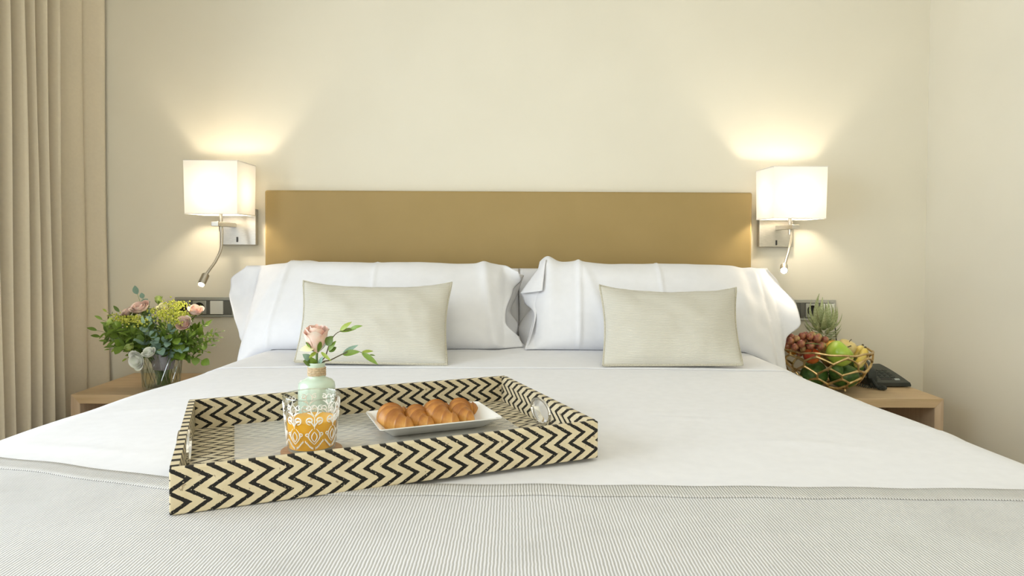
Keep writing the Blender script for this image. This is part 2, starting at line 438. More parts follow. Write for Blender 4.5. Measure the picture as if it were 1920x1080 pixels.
bed = root('bed', (0, 1.65, 0), 'wide double bed with mattress on a dark base, dressed in white', 'bed')
MB().box(-.97, .93, -1.15, 1.19, .08, .36).build('bed_base', vary(mat('bed_base_cloth', (.25, .2, .15), .9), (.22, .18, .13), (.28, .23, .17), 60), bed, bevel=.01)
MB().box(-.92, .88, -1.13, 1.19, .37, .645).build('mattress', m_linen, bed, bevel=.03)
for sx in (-.85, .8):
    for sy in (-1.05, 1.1):
        MB().lathe([(.03, -.08), (.025, 0)], 12).build('leg', m_black, bed, loc=(sx, sy, .08))
duvet = drape(lambda x: .46, lambda x: 2.02 + .004 * math.sin(x * 6), 120, 0.0, .30).build('duvet', m_duvet, fixn=False)
md = duvet.modifiers.new('thick', 'SOLIDIFY'); md.thickness = .010; md.offset = -1
tag(duvet, 'smooth white cotton duvet covering the bed', 'duvet')
sheet = drape(lambda x: 1.985 + .003 * math.sin(x * 8), lambda x: 2.80, 40, .0006, .36, 1.0).build('folded_sheet', m_linen, fixn=False)
md = sheet.modifiers.new('thick', 'SOLIDIFY'); md.thickness = .0008; md.offset = 1
tag(sheet, 'white folded sheet band across the bed beneath the pillows', 'sheet')
def ye(x): return 1.0 + .14 * sstep(-.35, -1.0, x) + .0015 * math.sin(x * 40)
throw = drape(lambda x: .42, ye, 60, .0035, .22, 1.0).build('bed_throw', m_throw, fixn=False)
md = throw.modifiers.new('thick', 'SOLIDIFY'); md.thickness = .002; md.offset = 1
tag(throw, 'light grey ribbed throw across the foot of the bed', 'throw')
hem = drape(lambda x: ye(x) - .042, lambda x: ye(x) + .001, 4, .0058, .22, 1.0).build('hem', m_hem, throw, fixn=False)
md = hem.modifiers.new('thick', 'SOLIDIFY'); md.thickness = .0018; md.offset = 1

# ------------------------------------------------------------------ pillows
def pillow(name, label, xl, xr, bl, br, y0, y1, ztop, T, group, creases=(), seed=0, topwave=None, nx=150, nz=46, m=m_linen, base=None):
    """leaning pillow in its case: outline xl(t)..xr(t), stuffed between bl and br, loose case beyond"""
    H = Vector((0, y1 - y0, ztop - ZT)); nrm = Vector((0, -H.z, H.y)).normalized() * -1
    nrm = Vector((0, -H.z, H.y)).normalized()
    if nrm.y > 0: nrm = -nrm
    def P(s, t, side):
        x = xl(t) + (xr(t) - xl(t)) * s
        u = (x - (bl + br) / 2) / ((br - bl) / 2)
        a = max(0, 1 - abs(u) ** 3.2); c = max(0, 1 - abs(2 * t - 1) ** 3.0)
        th = .0035 + T / 2 * (a ** .55) * (c ** .5)
        w = .010 * noise.noise(Vector((x * 4, t * 3, seed))) + .004 * noise.noise(Vector((x * 12, t * 5, seed + 5)))
        w *= .35 + .65 * min(1, a * c * 3)
        if side > 0:
            for (x0, x1, wd, am) in creases:
                xc = x0 + (x1 - x0) * t; w += am * math.exp(-((x - xc) / wd) ** 2)
        flap = max(0, abs(u) - .96)
        wave = .05 * min(1, flap * 6) * math.sin(t * 9 + seed)
        zb = zbed(x, y0) + .003
        top = ztop + (topwave(x) if topwave else 0)
        zz = zb + (top - zb) * t
        p = Vector((x, y0 + (y1 - y0) * t + wave, zz)) + nrm * (th + (w if side > 0 else w * .3)) * side
        if p.z < zb: p.z = zb
        return p
    b = MB()
    rings = []
    for i in range(nz + 1):
        t = i / nz
        ring = [P(j / nx, t, 1) for j in range(nx + 1)] + [P(j / nx, t, -1) for j in range(nx, -1, -1)]
        rings.append(ring)
    b.loft(rings)
    o = b.build(name, m, angle=180)
    return tag(o, label, 'pillow', group)
def px2x(px, y): return (px - 960) * y / FPX
def edge(tab, yt, yb):
    """outline from measured photo columns: tab of (t, px)"""
    t2 = [(t, px2x(px, yb + (yt - yb) * t)) for t, px in tab]
    return lambda t: lerp_tab(t2, t)
Y0, Y1 = 2.33, 2.60
zt = at(700, 500, Y1).z
# rear pair (only their crests show)
pillow('rear_pillow', 'white pillow lying behind, its crest showing above the vase side pillow', lambda t: -.93, lambda t: .028, -.93, .028, 2.70, 2.80, zt - .012, .075, 'rear pillows', seed=3, topwave=lambda x: .030 * math.exp(-((x + .86) / .10) ** 2) + .0 * x, nx=60, nz=24)
pillow('rear_pillow', 'white pillow lying behind the fruit bowl side pillow', lambda t: .030, lambda t: 1.0, .030, 1.0, 2.70, 2.80, zt - .012, .075, 'rear pillows', seed=4, nx=60, nz=24)
pl = pillow('pillow', 'large white pillow leaning at the headboard, nearest the flower vase', edge([(0, 425), (.28, 464), (.42, 452), (.74, 419), (.88, 430), (1, 468)], Y1, Y0), edge([(0, 983), (.12, 975), (.3, 948), (.42, 948), (.72, 962), (.9, 978), (1, 972)], Y1, Y0),
            px2x(462, 2.47), px2x(944, 2.47), Y0, Y1, zt, .17, 'white pillows', creases=[(px2x(515, 2.4), px2x(540, 2.5), .007, .006), (px2x(705, 2.4), px2x(702, 2.5), .006, .005), (px2x(445, 2.4), px2x(560, 2.55), .03, .012), (px2x(930, 2.4), px2x(905, 2.5), .02, .012)], seed=1.3,
            topwave=lambda x: .010 * math.exp(-((x + .08) / .08) ** 2) - .02 * sstep(-.03, .03, x))
pr = pillow('pillow', 'large white pillow leaning at the headboard, nearest the fruit bowl', edge([(0, 985), (.12, 992), (.4, 1002), (.65, 1003), (.85, 1008), (1, 1012)], Y1, Y0), edge([(0, 1482), (.2, 1473), (.42, 1474), (.55, 1492), (.7, 1490), (.88, 1468), (1, 1440)], Y1, Y0),
            px2x(1003, 2.47), px2x(1462, 2.47), Y0, Y1, at(1250, 503, Y1).z, .17, 'white pillows', creases=[(px2x(1083, 2.4), px2x(1085, 2.55), .008, .007), (px2x(1240, 2.4), px2x(1236, 2.5), .006, .005), (px2x(1140, 2.4), px2x(1085, 2.5), .02, .006), (px2x(1425, 2.4), px2x(1405, 2.5), .03, -.01)], seed=6.1,
            topwave=lambda x: .034 * math.exp(-((x - .135) / .035) ** 2) + .012 * math.exp(-((x - .22) / .08) ** 2))
def flap(parent, A, B, n=10, name='case_flap', bow=.0):
    """loose end of a pillowcase: cloth between two measured edge curves"""
    A = catmull(A, 6); B = catmull(B, 6)
    k = min(len(A), len(B))
    def S(L_, u):
        q = u * (len(L_) - 1); i = min(int(q), len(L_) - 2); return L_[i].lerp(L_[i + 1], q - i)
    b = MB().patch(lambda u, v: S(A, u).lerp(S(B, u), v) + Vector((0, -bow * math.sin(PI * v), 0)), 26, n)
    o = b.build(name, m_linen, parent, fixn=False)
    md = o.modifiers.new('cloth', 'SOLIDIFY'); md.thickness = .0025; md.offset = 0
    return o
# mouth of the near-vase pillowcase (back layer)
flap(pl, [at(968, 512, 2.63), at(955, 548, 2.60), at(942, 590, 2.55), at(944, 620, 2.50), at(952, 645, 2.45)],
     [at(982, 516, 2.66), at(968, 556, 2.62), at(957, 584, 2.57), at(971, 606, 2.56), at(966, 634, 2.50)], bow=.012)
# folded-over mouth of the other pillowcase
flap(pr, [at(1024, 487, 2.545), at(1021, 506, 2.50), at(1019, 525, 2.465), at(1017, 545, 2.435)],
     [at(1020, 487, 2.55), at(1008, 505, 2.56), at(992, 527, 2.53), at(976, 550, 2.50)], bow=.012)
flap(pr, [at(1018, 540, 2.47), at(1008, 570, 2.445), at(1004, 600, 2.40), at(994, 635, 2.36), at(986, 663, 2.33)],
     [at(977, 549, 2.53), at(985, 570, 2.52), at(1000, 583, 2.47), at(998, 612, 2.43), at(985, 650, 2.36)], bow=.018)
flap(pr, [at(1002, 575, 2.50), at(1002, 600, 2.47), at(996, 625, 2.43), at(990, 650, 2.40)],
     [at(992, 584, 2.58), at(976, 604, 2.58), at(972, 622, 2.55), at(982, 648, 2.48)], bow=.01)
# flared end by the fruit bowl
flap(pr, [at(1452, 534, 2.625), at(1458, 565, 2.59), at(1461, 600, 2.55), at(1464, 640, 2.49)],
     [at(1458, 536, 2.64), at(1490, 565, 2.67), at(1493, 598, 2.67), at(1468, 632, 2.58)], bow=.02)

# ------------------------------------------------------------------ cushions
def cushion(TLp, TRp, BRp, BLp, yb, yt, label, seed):
    tl, tr, br, bl = at(*TLp, yt), at(*TRp, yt), at(*BRp, yb), at(*BLp, yb)
    o0 = (bl + br) / 2; o0 = Vector((o0.x, yb, 0))
    r = root('cushion', (o0.x, yb, zbed(o0.x, yb)), label, 'cushion', 'linen cushions')
    O = Vector(r.location)
    def base(s, t):
        # pinched sides and top
        sb = s + .028 * math.sin(PI * t) * (1 - 2 * s)
        a = bl.lerp(br, sb); b_ = tl.lerp(tr, sb)
        p = a.lerp(b_, t)
        p.z -= .028 * math.sin(PI * s) ** .8 * t ** 2
        if t < .5: p.z = max(p.z, zbed(p.x, p.y) + .004)
        return p
    nrm = (tl - bl).cross(tr - tl).normalized()
    if nrm.y > 0: nrm = -nrm
    def P(s, t, side):
        a = max(0, 1 - abs(2 * s - 1) ** 2.6); c = max(0, 1 - abs(2 * t - 1) ** 2.6)
        th = .002 + .058 * a ** .6 * c ** .6
        w = .006 * noise.noise(Vector((s * 5, t * 4, seed))) + .0018 * noise.noise(Vector((s * 14, t * 9, seed)))
        p = base(s, t) + nrm * (th + w * min(1, 4 * a * c)) * side
        zb = zbed(p.x, p.y) + .004
        if p.z < zb: p.z = zb
        return p - O
    n, k = 60, 36
    rings = [[P(j / n, i / k, 1) for j in range(n + 1)] + [P(j / n, i / k, -1) for j in range(n, -1, -1)] for i in range(k + 1)]
    MB().loft(rings).build('cushion_cover', m_cush, r, angle=180)
    per = [base(j / 24, 0) - O for j in range(24)] + [base(1, j / 16) - O for j in range(16)] + [base(1 - j / 24, 1) - O for j in range(24)] + [base(0, 1 - j / 16) - O for j in range(17)]
    MB().tube(per, .0042, 6).build('piping', m_piping, r)
    return r
cushion((569, 527), (847, 530), (838, 684), (553, 678), 2.02, 2.27, 'oat linen cushion propped on the pillow behind the bud vase', 2)
cushion((1124, 535), (1380, 540), (1392, 684), (1131, 685), 2.01, 2.27, 'oat linen cushion propped on the pillow nearer the telephone', 9)

# ------------------------------------------------------------------ nightstands
NSZ = CZ - .568
def nightstand(x0, x1, label, wallside):
    y0, y1, t = 2.475, 2.895, .034
    r = root('nightstand', ((x0 + x1) / 2, (y0 + y1) / 2, 0), label, 'nightstand', 'oak nightstands')
    w, d = (x1 - x0) / 2, (y1 - y0) / 2; zb = .10
    # mitred box of four boards, back panel and plinth
    def board(name, prof, m):
        return MB().add([(x, -d, z) for x, z in prof] + [(x, d, z) for x, z in prof],
                        [tuple(range(4)), tuple(range(7, 3, -1))] + [(i, i + 4, (i + 1) % 4 + 4, (i + 1) % 4) for i in range(4)]).build(name, m, r, smooth=False, bevel=.0012)
    board('top_panel', [(-w, NSZ), (w, NSZ), (w - t, NSZ - t), (-w + t, NSZ - t)], m_oak)
    board('bottom_panel', [(-w, zb), (w, zb), (w - t, zb + t), (-w + t, zb + t)], m_oak)
    board('side_panel', [(-w, zb), (-w, NSZ), (-w + t, NSZ - t), (-w + t, zb + t)], m_oak_v)
    board('side_panel', [(w, zb), (w, NSZ), (w - t, NSZ - t), (w - t, zb + t)], m_oak_v)
    MB().box(-w + t, w - t, d - .02, d - .002, zb + t, NSZ - t).build('back_panel', m_oak_v, r, smooth=False)
    MB().box(-w + .05, w - .05, -d + .05, d - .03, 0, zb).build('plinth', m_black, r, smooth=False)
    return r
nightstand(-1.646, -1.10, 'pale oak open nightstand under the flower vase', -1)
nightstand(1.062, 1.616, 'pale oak open nightstand under the fruit bowl and telephone', 1)

# ------------------------------------------------------------------ wall lamps
def sconce(xc, z0, z1, plate_x0, plate_x1, pz0, pz1, neck, head_dir, label, slot_px):
    W, y0, y1 = .2155, 2.6576, 2.849
    r = root('wall_lamp', (xc, WY, pz0), label, 'wall lamp', 'bedside wall lamps')
    O = Vector((xc, WY, pz0))
    def L3(p): return Vector(p) - O
    MB().box(plate_x0 - xc, plate_x1 - xc, -.030, 0, 0, pz1 - pz0).build('backplate', m_nickel, r, bevel=.0015)
    s = L3(slot_px); MB().box(s.x - .004, s.x + .004, -.0325, -.029, s.z - .011, s.z + .011).build('switch', m_black, r, bevel=.002)
    az = CZ + .078 - pz0
    MB().box(-.014, .014, -.205, -.028, az - .009, az + .009).build('arm', m_nickel, r, bevel=.001)
    cy = (y0 + y1) / 2 - WY
    MB().lathe([(.007, az - .03), (.007, z0 - pz0 + .10)], 14, (0, cy, 0)).build('stem', m_nickel, r)
    MB().lathe([(.026, z0 - pz0 + .004), (.026, z0 - pz0 + .012)], 20, (0, cy, 0)).build('shade_holder', m_nickel, r)
    MB().box(-W / 2 + .003, W / 2 - .003, cy - .003, cy + .003, z0 - pz0 + .006, z0 - pz0 + .010).build('shade_bar', m_nickel, r)
    # shade: four cloth sides slightly narrower at the bottom, open above and below
    b = MB(); t = .0022; k = .972
    def ring(z, s, ins): return [(-W / 2 * s + ins, y0 - WY + ins + (1 - s) * .1, z), (W / 2 * s - ins, y0 - WY + ins + (1 - s) * .1, z), (W / 2 * s - ins, y1 - WY - ins - (1 - s) * .1, z), (-W / 2 * s + ins, y1 - WY - ins - (1 - s) * .1, z)]
    a, c, i1, i0 = ring(z0 - pz0, k, 0), ring(z1 - pz0, 1, 0), ring(z1 - pz0, 1, t), ring(z0 - pz0, k, t)
    # single translucent layer with bound edges
    b.loft([a, c], True, False)
    sh = b.build('shade', m_shade, r, smooth=False, fixn=False)
    for zz, s_, nm in ((z1 - pz0, 1, 'shade_edge'), (z0 - pz0, k, 'shade_edge')):
        q = ring(zz, s_, .0)
        e = MB()
        for i in range(4): e.tube([q[i], q[(i + 1) % 4]], .0018, 6)
        e.build(nm, m_shade, sh)
    MB().ball((0, cy, (z0 + z1) / 2 - pz0 - .018), (.024, .024, .034), 12, 8).build('bulb', m_bulb, r)
    # flexible reading arm
    pts = catmull([L3(p) for p in neck], 8)
    MB().tube(pts, .0055, 10).build('gooseneck', m_nickel, r)
    hd = Vector(head_dir).normalized(); p0 = pts[-1] - hd * .006
    R = frame(hd)
    h = MB().loft([[p0 + (R @ Vector((q, rr * math.cos(2 * PI * j / 20), rr * math.sin(2 * PI * j / 20)))) for j in range(20)] for q, rr in ((0, .008), (.003, .0145), (.052, .0145), (.052, .0115), (.046, .011))]).build('reading_head', m_nickel, r)
    p1 = p0 + hd * .0472
    MB().loft([[p1 + (R @ Vector((q, rr * math.cos(2 * PI * j / 16), rr * math.sin(2 * PI * j / 16)))) for j in range(16)] for q, rr in ((0, .0105), (.0025, .009), (.0035, .004))]).build('lens', m_led, h)
    return r
zl = CZ
pL0, pL1 = at(412, 459, WY - .03), at(479.5, 459, WY - .03)
sconce(-1.2023, CZ + .1175, CZ + .3295, pL0.x, pL1.x, pL0.z, pL0.z + .155,
       [at(416, 423, 2.755), at(416, 445, 2.745), at(414, 468, 2.73), at(404, 490, 2.70), at(392, 507, 2.665), at(385, 517, 2.65)],
       at(374, 540, 2.60) - at(385, 516, 2.645), 'square white shade wall lamp with bent reading light above the flower vase', at(445, 449, WY - .03))
pR0, pR1 = at(1423.5, 463, WY - .03), at(1487.5, 463, WY - .03)
sconce(1.1469, CZ + .111, CZ + .3172, pR0.x, pR1.x, pR0.z, pR0.z + .155,
       [at(1484, 427, 2.755), at(1484, 446, 2.74), at(1480, 466, 2.71), at(1475, 483, 2.67), at(1470, 500, 2.62)],
       Vector((-.35, -.86, -.30)), 'square white shade wall lamp with bright reading light above the fruit bowl', at(1455.5, 455, WY - .03))

# ------------------------------------------------------------------ wall sockets
def socket_panel(x0, x1, z0, z1, mods, label):
    r = root('socket_panel', ((x0 + x1) / 2, WY, z0), label, 'wall socket', 'bedside socket panels')
    w, h = (x1 - x0) / 2, z1 - z0; bz = .013
    f = MB()
    f.box(-w, w, -.010, 0, 0, bz * .7); f.box(-w, w, -.010, 0, h - bz, h); f.box(-w, -w + .008, -.010, 0, bz * .7, h - bz); f.box(w - .008, w, -.010, 0, bz * .7, h - bz)
    f.build('frame', m_steel, r, bevel=.001)
    MB().box(-w + .008, w - .008, -.007, 0, bz * .7, h - bz).build('back_insert', m_dsteel, r, smooth=False)
    for (xm, kind, mw) in mods:
        x = xm - (x0 + x1) / 2; a, c = bz * .7 + .004, h - bz - .003; cz = (a + c) / 2
        if kind == 'dark':
            MB().box(x - mw / 2, x + mw / 2, -.011, -.004, a, c).build('blank_module', m_dsteel, r, bevel=.001)
            continue
        md_ = MB().box(x - mw / 2, x + mw / 2, -.012, -.004, a, c).build('switch_module' if kind == 'blank' else 'socket_module', m_whitepl if kind == 'blank' else m_steel, r, bevel=.0015)
        if kind == 'sock':
            rr = .0205
            c_ = MB().loft([[(x + q * math.cos(2 * PI * j / 24), yy, cz + q * math.sin(2 * PI * j / 24)) for j in range(24)] for q, yy in ((rr + .002, -.0118), (rr + .002, -.0135), (rr, -.0135), (rr - .002, -.0122))]).build('socket_well', m_black, md_)
            for sg in (-1, 1):
                MB().loft([[(x + sg * .0095 + .0025 * math.cos(2 * PI * j / 10), yy, cz + .0025 * math.sin(2 * PI * j / 10)) for j in range(10)] for yy in (-.0121, -.0127)]).build('contact_hole', m_dsteel, md_)
    return r
a, b_ = at(328, 594.5, WY - .01), at(438, 557.5, WY - .01)
socket_panel(a.x, b_.x, a.z, b_.z, [(at(344.5, 575, WY).x, 'sock', .058), (at(376, 575, WY).x, 'sock', .058), (at(408, 575, WY).x, 'blank', .056)], 'silver framed socket panel with switch behind the bouquet')
a, b_ = at(1468, 600.5, WY - .01), at(1567.5, 562.5, WY - .01)
socket_panel(a.x, b_.x, a.z, b_.z, [(at(1484, 582, WY).x, 'dark', .05), (at(1502, 582, WY).x, 'dark', .012), (at(1521, 582, WY).x, 'sock', .056), (at(1551, 582, WY).x, 'blank', .056)], 'silver framed socket panel behind the pineapple leaves')

# ------------------------------------------------------------------ breakfast tray
TZ, TA, TW, TD, TT = .686, .3956, .6546, .4289, .011
tc_, ts_ = math.cos(TA), math.sin(TA)
TC = Vector((-.2357, 1.2033, TZ))
def tw(x, y, z=0.0): return Vector((TC.x + tc_ * x - ts_ * y, TC.y + ts_ * x + tc_ * y, TZ + z))
tray = root('serving_tray', TC, 'deep black and cream chevron patterned serving tray on the bed', 'tray', rz=TA)
w, d, h = TW / 2, TD / 2, TH
MB().box(-w, w, -d, -d + TT, 0, h).build('long_wall', m_chev, tray, smooth=False, bevel=.0022, uvfn=lambda p: (p.x, p.z))
MB().box(-w, w, d - TT, d, 0, h).build('long_wall', m_chev, tray, smooth=False, bevel=.0022, uvfn=lambda p: (p.x + .011, p.z + h / 4 if p.y > d - .001 else p.z))
FZ = .008
MB().box(-w + TT, w - TT, -d + TT, d - TT, .001, FZ).build('base', m_chev_floor, tray, smooth=False, uvfn=lambda p: (p.x, p.y))
def end_wall(sx):
    """short wall pierced by an oval grip hole, with its metal grommet"""
    x0, x1 = sorted((sx * w, sx * (w - TT))); y0, y1 = -d + TT, d - TT
    cy, cz, a, b = -.008, .0335, .041, .0215
    n = 48; V = []; F = []
    def rect(t):
        dy, dz = math.cos(t), math.sin(t)
        ks = []
        if dy > 1e-6: ks.append((y1 - cy) / dy)
        if dy < -1e-6: ks.append((y0 - cy) / dy)
        if dz > 1e-6: ks.append((h - cz) / dz)
        if dz < -1e-6: ks.append((0 - cz) / dz)
        k = min(q for q in ks if q > 0)
        return cy + dy * k, cz + dz * k
    angs = sorted([2 * PI * i / n for i in range(n)] + [math.atan2(zz - cz, yy - cy) % (2 * PI) for yy in (y0, y1) for zz in (0, h)])
    m = len(angs)
    for x in (x0, x1):
        for t in angs: V.append((x, cy + a * math.cos(t), cz + b * math.sin(t)))
        for t in angs: V.append((x, *rect(t)))
    for i in range(m):
        j = (i + 1) % m
        F += [(i, j, m + j, m + i), (2 * m + j, 2 * m + i, 3 * m + i, 3 * m + j), (j, i, 2 * m + i, 2 * m + j), (m + i, m + j, 3 * m + j, 3 * m + i)]
    p = MB().add(V, F).build('end_wall', m_chev, tray, smooth=False, uvfn=lambda p: (p.y + .004, p.z))
    g = MB(); rings = []
    prof = [(-.0035, .0), (-.0035, .004), (0, .0052), (TT, .0052), (TT + .0035, .004), (TT + .0035, 0), (TT, -.0015), (0, -.0015)]
    for t in [2 * PI * i / 48 for i in range(49)]:
        rings.append([((x0 + q), cy + (a + e) * math.cos(t), cz + (b + e) * math.sin(t)) for q, e in prof])
    g.loft(rings, True, False).build('grip_ring', m_chrome, p)
end_wall(-1); end_wall(1)
# satin glass mat laid on the tray base
m_mat = bpy.data.materials.new('satin_glass'); t_, N_, L_ = nt(m_mat); bs = N_['Principled BSDF']
bs.inputs['Base Color'].default_value = (.93, .93, .90, 1); bs.inputs['Roughness'].default_value = .25; bs.inputs['Specular IOR Level'].default_value = .5
tr_ = N_.new('ShaderNodeBsdfTransparent'); mx_ = N_.new('ShaderNodeMixShader'); mx_.inputs[0].default_value = .34
L_.new(tr_.outputs[0], mx_.inputs[1]); L_.new(bs.outputs[0], mx_.inputs[2]); L_.new(mx_.outputs[0], N_['Material Output'].inputs[0])
gm = MB().box(-.247, .262, -d + TT + .003, d - TT - .004, 0, .0022).build('glass_mat', m_mat, smooth=False, bevel=.0008)
gm.location = tw(0, 0, FZ + .0002); gm.rotation_euler = (0, 0, TA)
tag(gm, 'pale satin glass mat lying in the chevron tray', 'mat')
IZ = FZ + .0026

# plate
PX0, PX1, PY0, PY1 = -.009, .226, -.031, .111
pc = ((PX0 + PX1) / 2, (PY0 + PY1) / 2); pw, pd = (PX1 - PX0) / 2, (PY1 - PY0) / 2
plate = MB()
def prect(sx, sy, z, rr=.006, n=4):
    pts = []
    for qx, qy, a0 in ((1, 1, 0), (-1, 1, PI / 2), (-1, -1, PI), (1, -1, 1.5 * PI)):
        for k in range(n + 1):
            a = a0 + PI / 2 * k / n
            pts.append((qx * (sx - rr) + rr * math.cos(a), qy * (sy - rr) + rr * math.sin(a), z))
    return pts
plate.loft([prect(pw - .034, pd - .034, 0), prect(pw - .026, pd - .028, .003), prect(pw - .006, pd - .006, .020), prect(pw, pd, .0225), prect(pw - .0005, pd - .0005, .0245), prect(pw - .008, pd - .008, .0225), prect(pw - .026, pd - .026, .007), prect(pw - .034, pd - .034, .0055)])
pob = plate.build('plate', m_porc, angle=55)
pob.location = tw(pc[0], pc[1], IZ); pob.rotation_euler = (0, 0, TA)
tag(pob, 'rectangular white porcelain plate holding the croissants', 'plate')

# croissants
def croissant_mat():
    m = bpy.data.materials.new('croissant_crust'); t, N, L = nt(m); b = N['Principled BSDF']; b.inputs['Roughness'].default_value = .38
    tc = N.new('ShaderNodeTexCoord'); sx = N.new('ShaderNodeSeparateXYZ'); L.new(tc.outputs['UV'], sx.inputs[0])
    nz = N.new('ShaderNodeTexNoise'); nz.inputs['Scale'].default_value = 45; nz.inputs['Detail'].default_value = 5; L.new(tc.outputs['Object'], nz.inputs['Vector'])
    mp = N.new('ShaderNodeMapping'); mp.inputs['Scale'].default_value = (60, 4, 1); L.new(tc.outputs['UV'], mp.inputs[0])
    n2 = N.new('ShaderNodeTexNoise'); n2.inputs['Scale'].default_value = 1.0; n2.inputs['Detail'].default_value = 4; L.new(mp.outputs[0], n2.inputs['Vector'])
    ad = N.new('ShaderNodeMath'); ad.operation = 'MULTIPLY_ADD'; ad.inputs[1].default_value = .55; L.new(nz.outputs['Fac'], ad.inputs[0]); 
    m3 = N.new('ShaderNodeMath'); m3.operation = 'MULTIPLY_ADD'; m3.inputs[1].default_value = .5; m3.inputs[2].default_value = -.25; L.new(n2.outputs['Fac'], m3.inputs[0])
    a2 = N.new('ShaderNodeMath'); a2.operation = 'ADD'; L.new(sx.outputs[1], a2.inputs[0]); L.new(m3.outputs[0], a2.inputs[1])
    m4 = N.new('ShaderNodeMath'); m4.operation = 'MULTIPLY'; m4.inputs[1].default_value = .74; L.new(a2.outputs[0], m4.inputs[0]); L.new(m4.outputs[0], ad.inputs[2])
    rp = N.new('ShaderNodeValToRGB'); e = rp.color_ramp.elements
    e[0].position = .12; e[0].color = (.80, .58, .28, 1); e[1].position = .95; e[1].color = (.36, .13, .025, 1)
    q = e.new(.38); q.color = (.72, .40, .11, 1); q = e.new(.66); q.color = (.58, .26, .05, 1)
    L.new(ad.outputs[0], rp.inputs[0]); L.new(rp.outputs[0], b.inputs['Base Color'])
    bp = N.new('ShaderNodeBump'); bp.inputs['Strength'].default_value = .35; bp.inputs['Distance'].default_value = .001; L.new(n2.outputs['Fac'], bp.inputs['Height']); L.new(bp.outputs[0], b.inputs['Normal'])
    return m
m_crois = croissant_mat()
def croissant(x, y, rz, label, size=1.0, seed=0, tilt=0.0):
    n, k = 90, 22; b = MB(); uv = {}
    segs = 9; rings = []
    for i in range(n + 1):
        s = -1 + 2 * i / n; ang = math.radians(96) * s
        q = (s + 1) / 2 * segs; seg = int(min(q, segs - 1)); fr = q - seg
        away = fr if s < 0 else 1 - fr          # each wrap steps down away from the middle
        prof = lerp_tab([(0, 1.0), (.28, .97), (.5, .76), (.72, .68), (.9, .58), (.97, .42), (1, .2)], abs(s))
        step = .17 * (away - .5)
        r = .0238 * prof * (1 + step)
        Rr = .037
        c = Vector((-math.cos(ang) * Rr, math.sin(ang) * Rr, 0))
        rad = Vector((-math.cos(ang), math.sin(ang), 0))
        lump = .05 * noise.noise(Vector((s * 4, seed, 0)))
        ring = []
        for j in range(k):
            a = 2 * PI * j / k
            z = math.sin(a) * r * (1.12 + lump); o = math.cos(a) * r * 1.08
            ring.append(c + rad * o + Vector((0, 0, max(z, -.62 * r) + .62 * r + .0)))
        rings.append(ring)
    b.loft(rings)
    me_top = .9
    idx = {}
    uvs = []
    for i in range(n + 1):
        s = -1 + 2 * i / n; q = (s + 1) / 2 * segs; seg = int(min(q, segs - 1)); fr = q - seg
        away = fr if s < 0 else 1 - fr
        for j in range(k):
            a = 2 * PI * j / k
            uvs.append((i / n * 3 + seed, .15 + .55 * max(0, away) + .35 * math.sin(a)))
    me = b.mesh('croissant', m_crois, True)
    ul = me.uv_layers.new(name='UVMap')
    for l in me.loops: ul.data[l.index].uv = uvs[l.vertex_index]
    bm = bmesh.new(); bm.from_mesh(me); bmesh.ops.recalc_face_normals(bm, faces=bm.faces); bm.to_mesh(me); bm.free()
    o = bpy.data.objects.new('croissant', me); COL.objects.link(o)
    o.location = tw(x, y, IZ + .0062); o.rotation_euler = (0, tilt, TA + rz); o.scale = (size,) * 3
    return tag(o, label, 'croissant', 'croissants on the plate')
croissant(.064, .042, math.radians(-10), 'golden croissant at the juice glass end of the plate', 1.0, 1)
croissant(.106, .038, math.radians(-14), 'small golden croissant, second from the juice glass', .86, 5)
croissant(.152, .044, math.radians(-8), 'plump golden croissant, third from the juice glass', .98, 9)
croissant(.197, .048, math.radians(-26), 'slender golden croissant nearest the oval tray grip', .88, 13)

# coaster and juice
gx, gy = -.338, 1.122
cz0 = TZ + IZ
co = MB().lathe([(.048, 0), (.0505, .001), (.0505, .005), (.049, .006)], 40).build('coaster', m_coaster)
co.location = (gx, gy, cz0); tag(co, 'round brown wooden coaster under the juice glass', 'coaster')
GH, GR0, GR1 = .092, .0385, .0470
jg = root('juice_glass', (gx, gy, cz0 + .0062), 'glass tumbler of orange juice with white scroll decoration', 'drinking glass')
prof = [(GR0 - .003, 0), (GR0, .002), (GR1, GH - .0008), (GR1 - .0008, GH), (GR1 - .0018, GH - .0008), (GR0 - .0016, .006), (.001, .0055)]
MB().lathe(prof, 56).build('tumbler', m_glass, jg)
MB().tube([((GR1 - .0008) * math.cos(2 * PI * i / 64), (GR1 - .0008) * math.sin(2 * PI * i / 64), GH) for i in range(65)], .0011, 6).build('rim', m_relief, jg)
def gr(z): return GR0 + (GR1 - GR0) * z / GH
JH = .052
MB().lathe([(gr(.006) - .0022, .0065), (gr(JH) - .0024, JH), (gr(JH) - .004, JH + .0004)], 48).build('orange_juice', m_juice, jg)
sc = MB()
def on_glass(pts, r):
    out = []
    for (x, z) in pts:
        R = gr(z) + .0003; a = x / gr(.05)
        out.append((R * math.cos(a), R * math.sin(a), z))
    k = len(out); rr = [r * (.35 + .65 * math.sin(PI * (.08 + .84 * i / (k - 1)))) for i in range(k)]
    sc.tube(out, rr, 5)
def spiral(cx, cz, R, turns, a0, hand, n=22, rmin=.0012):
    return [(cx + hand * (R + (rmin - R) * i / n) * math.cos(a0 + 2 * PI * turns * i / n), cz + (R + (rmin - R) * i / n) * math.sin(a0 + 2 * PI * turns * i / n)) for i in range(n + 1)]
per = 2 * PI * gr(.05); cells = 8; cw = per / cells
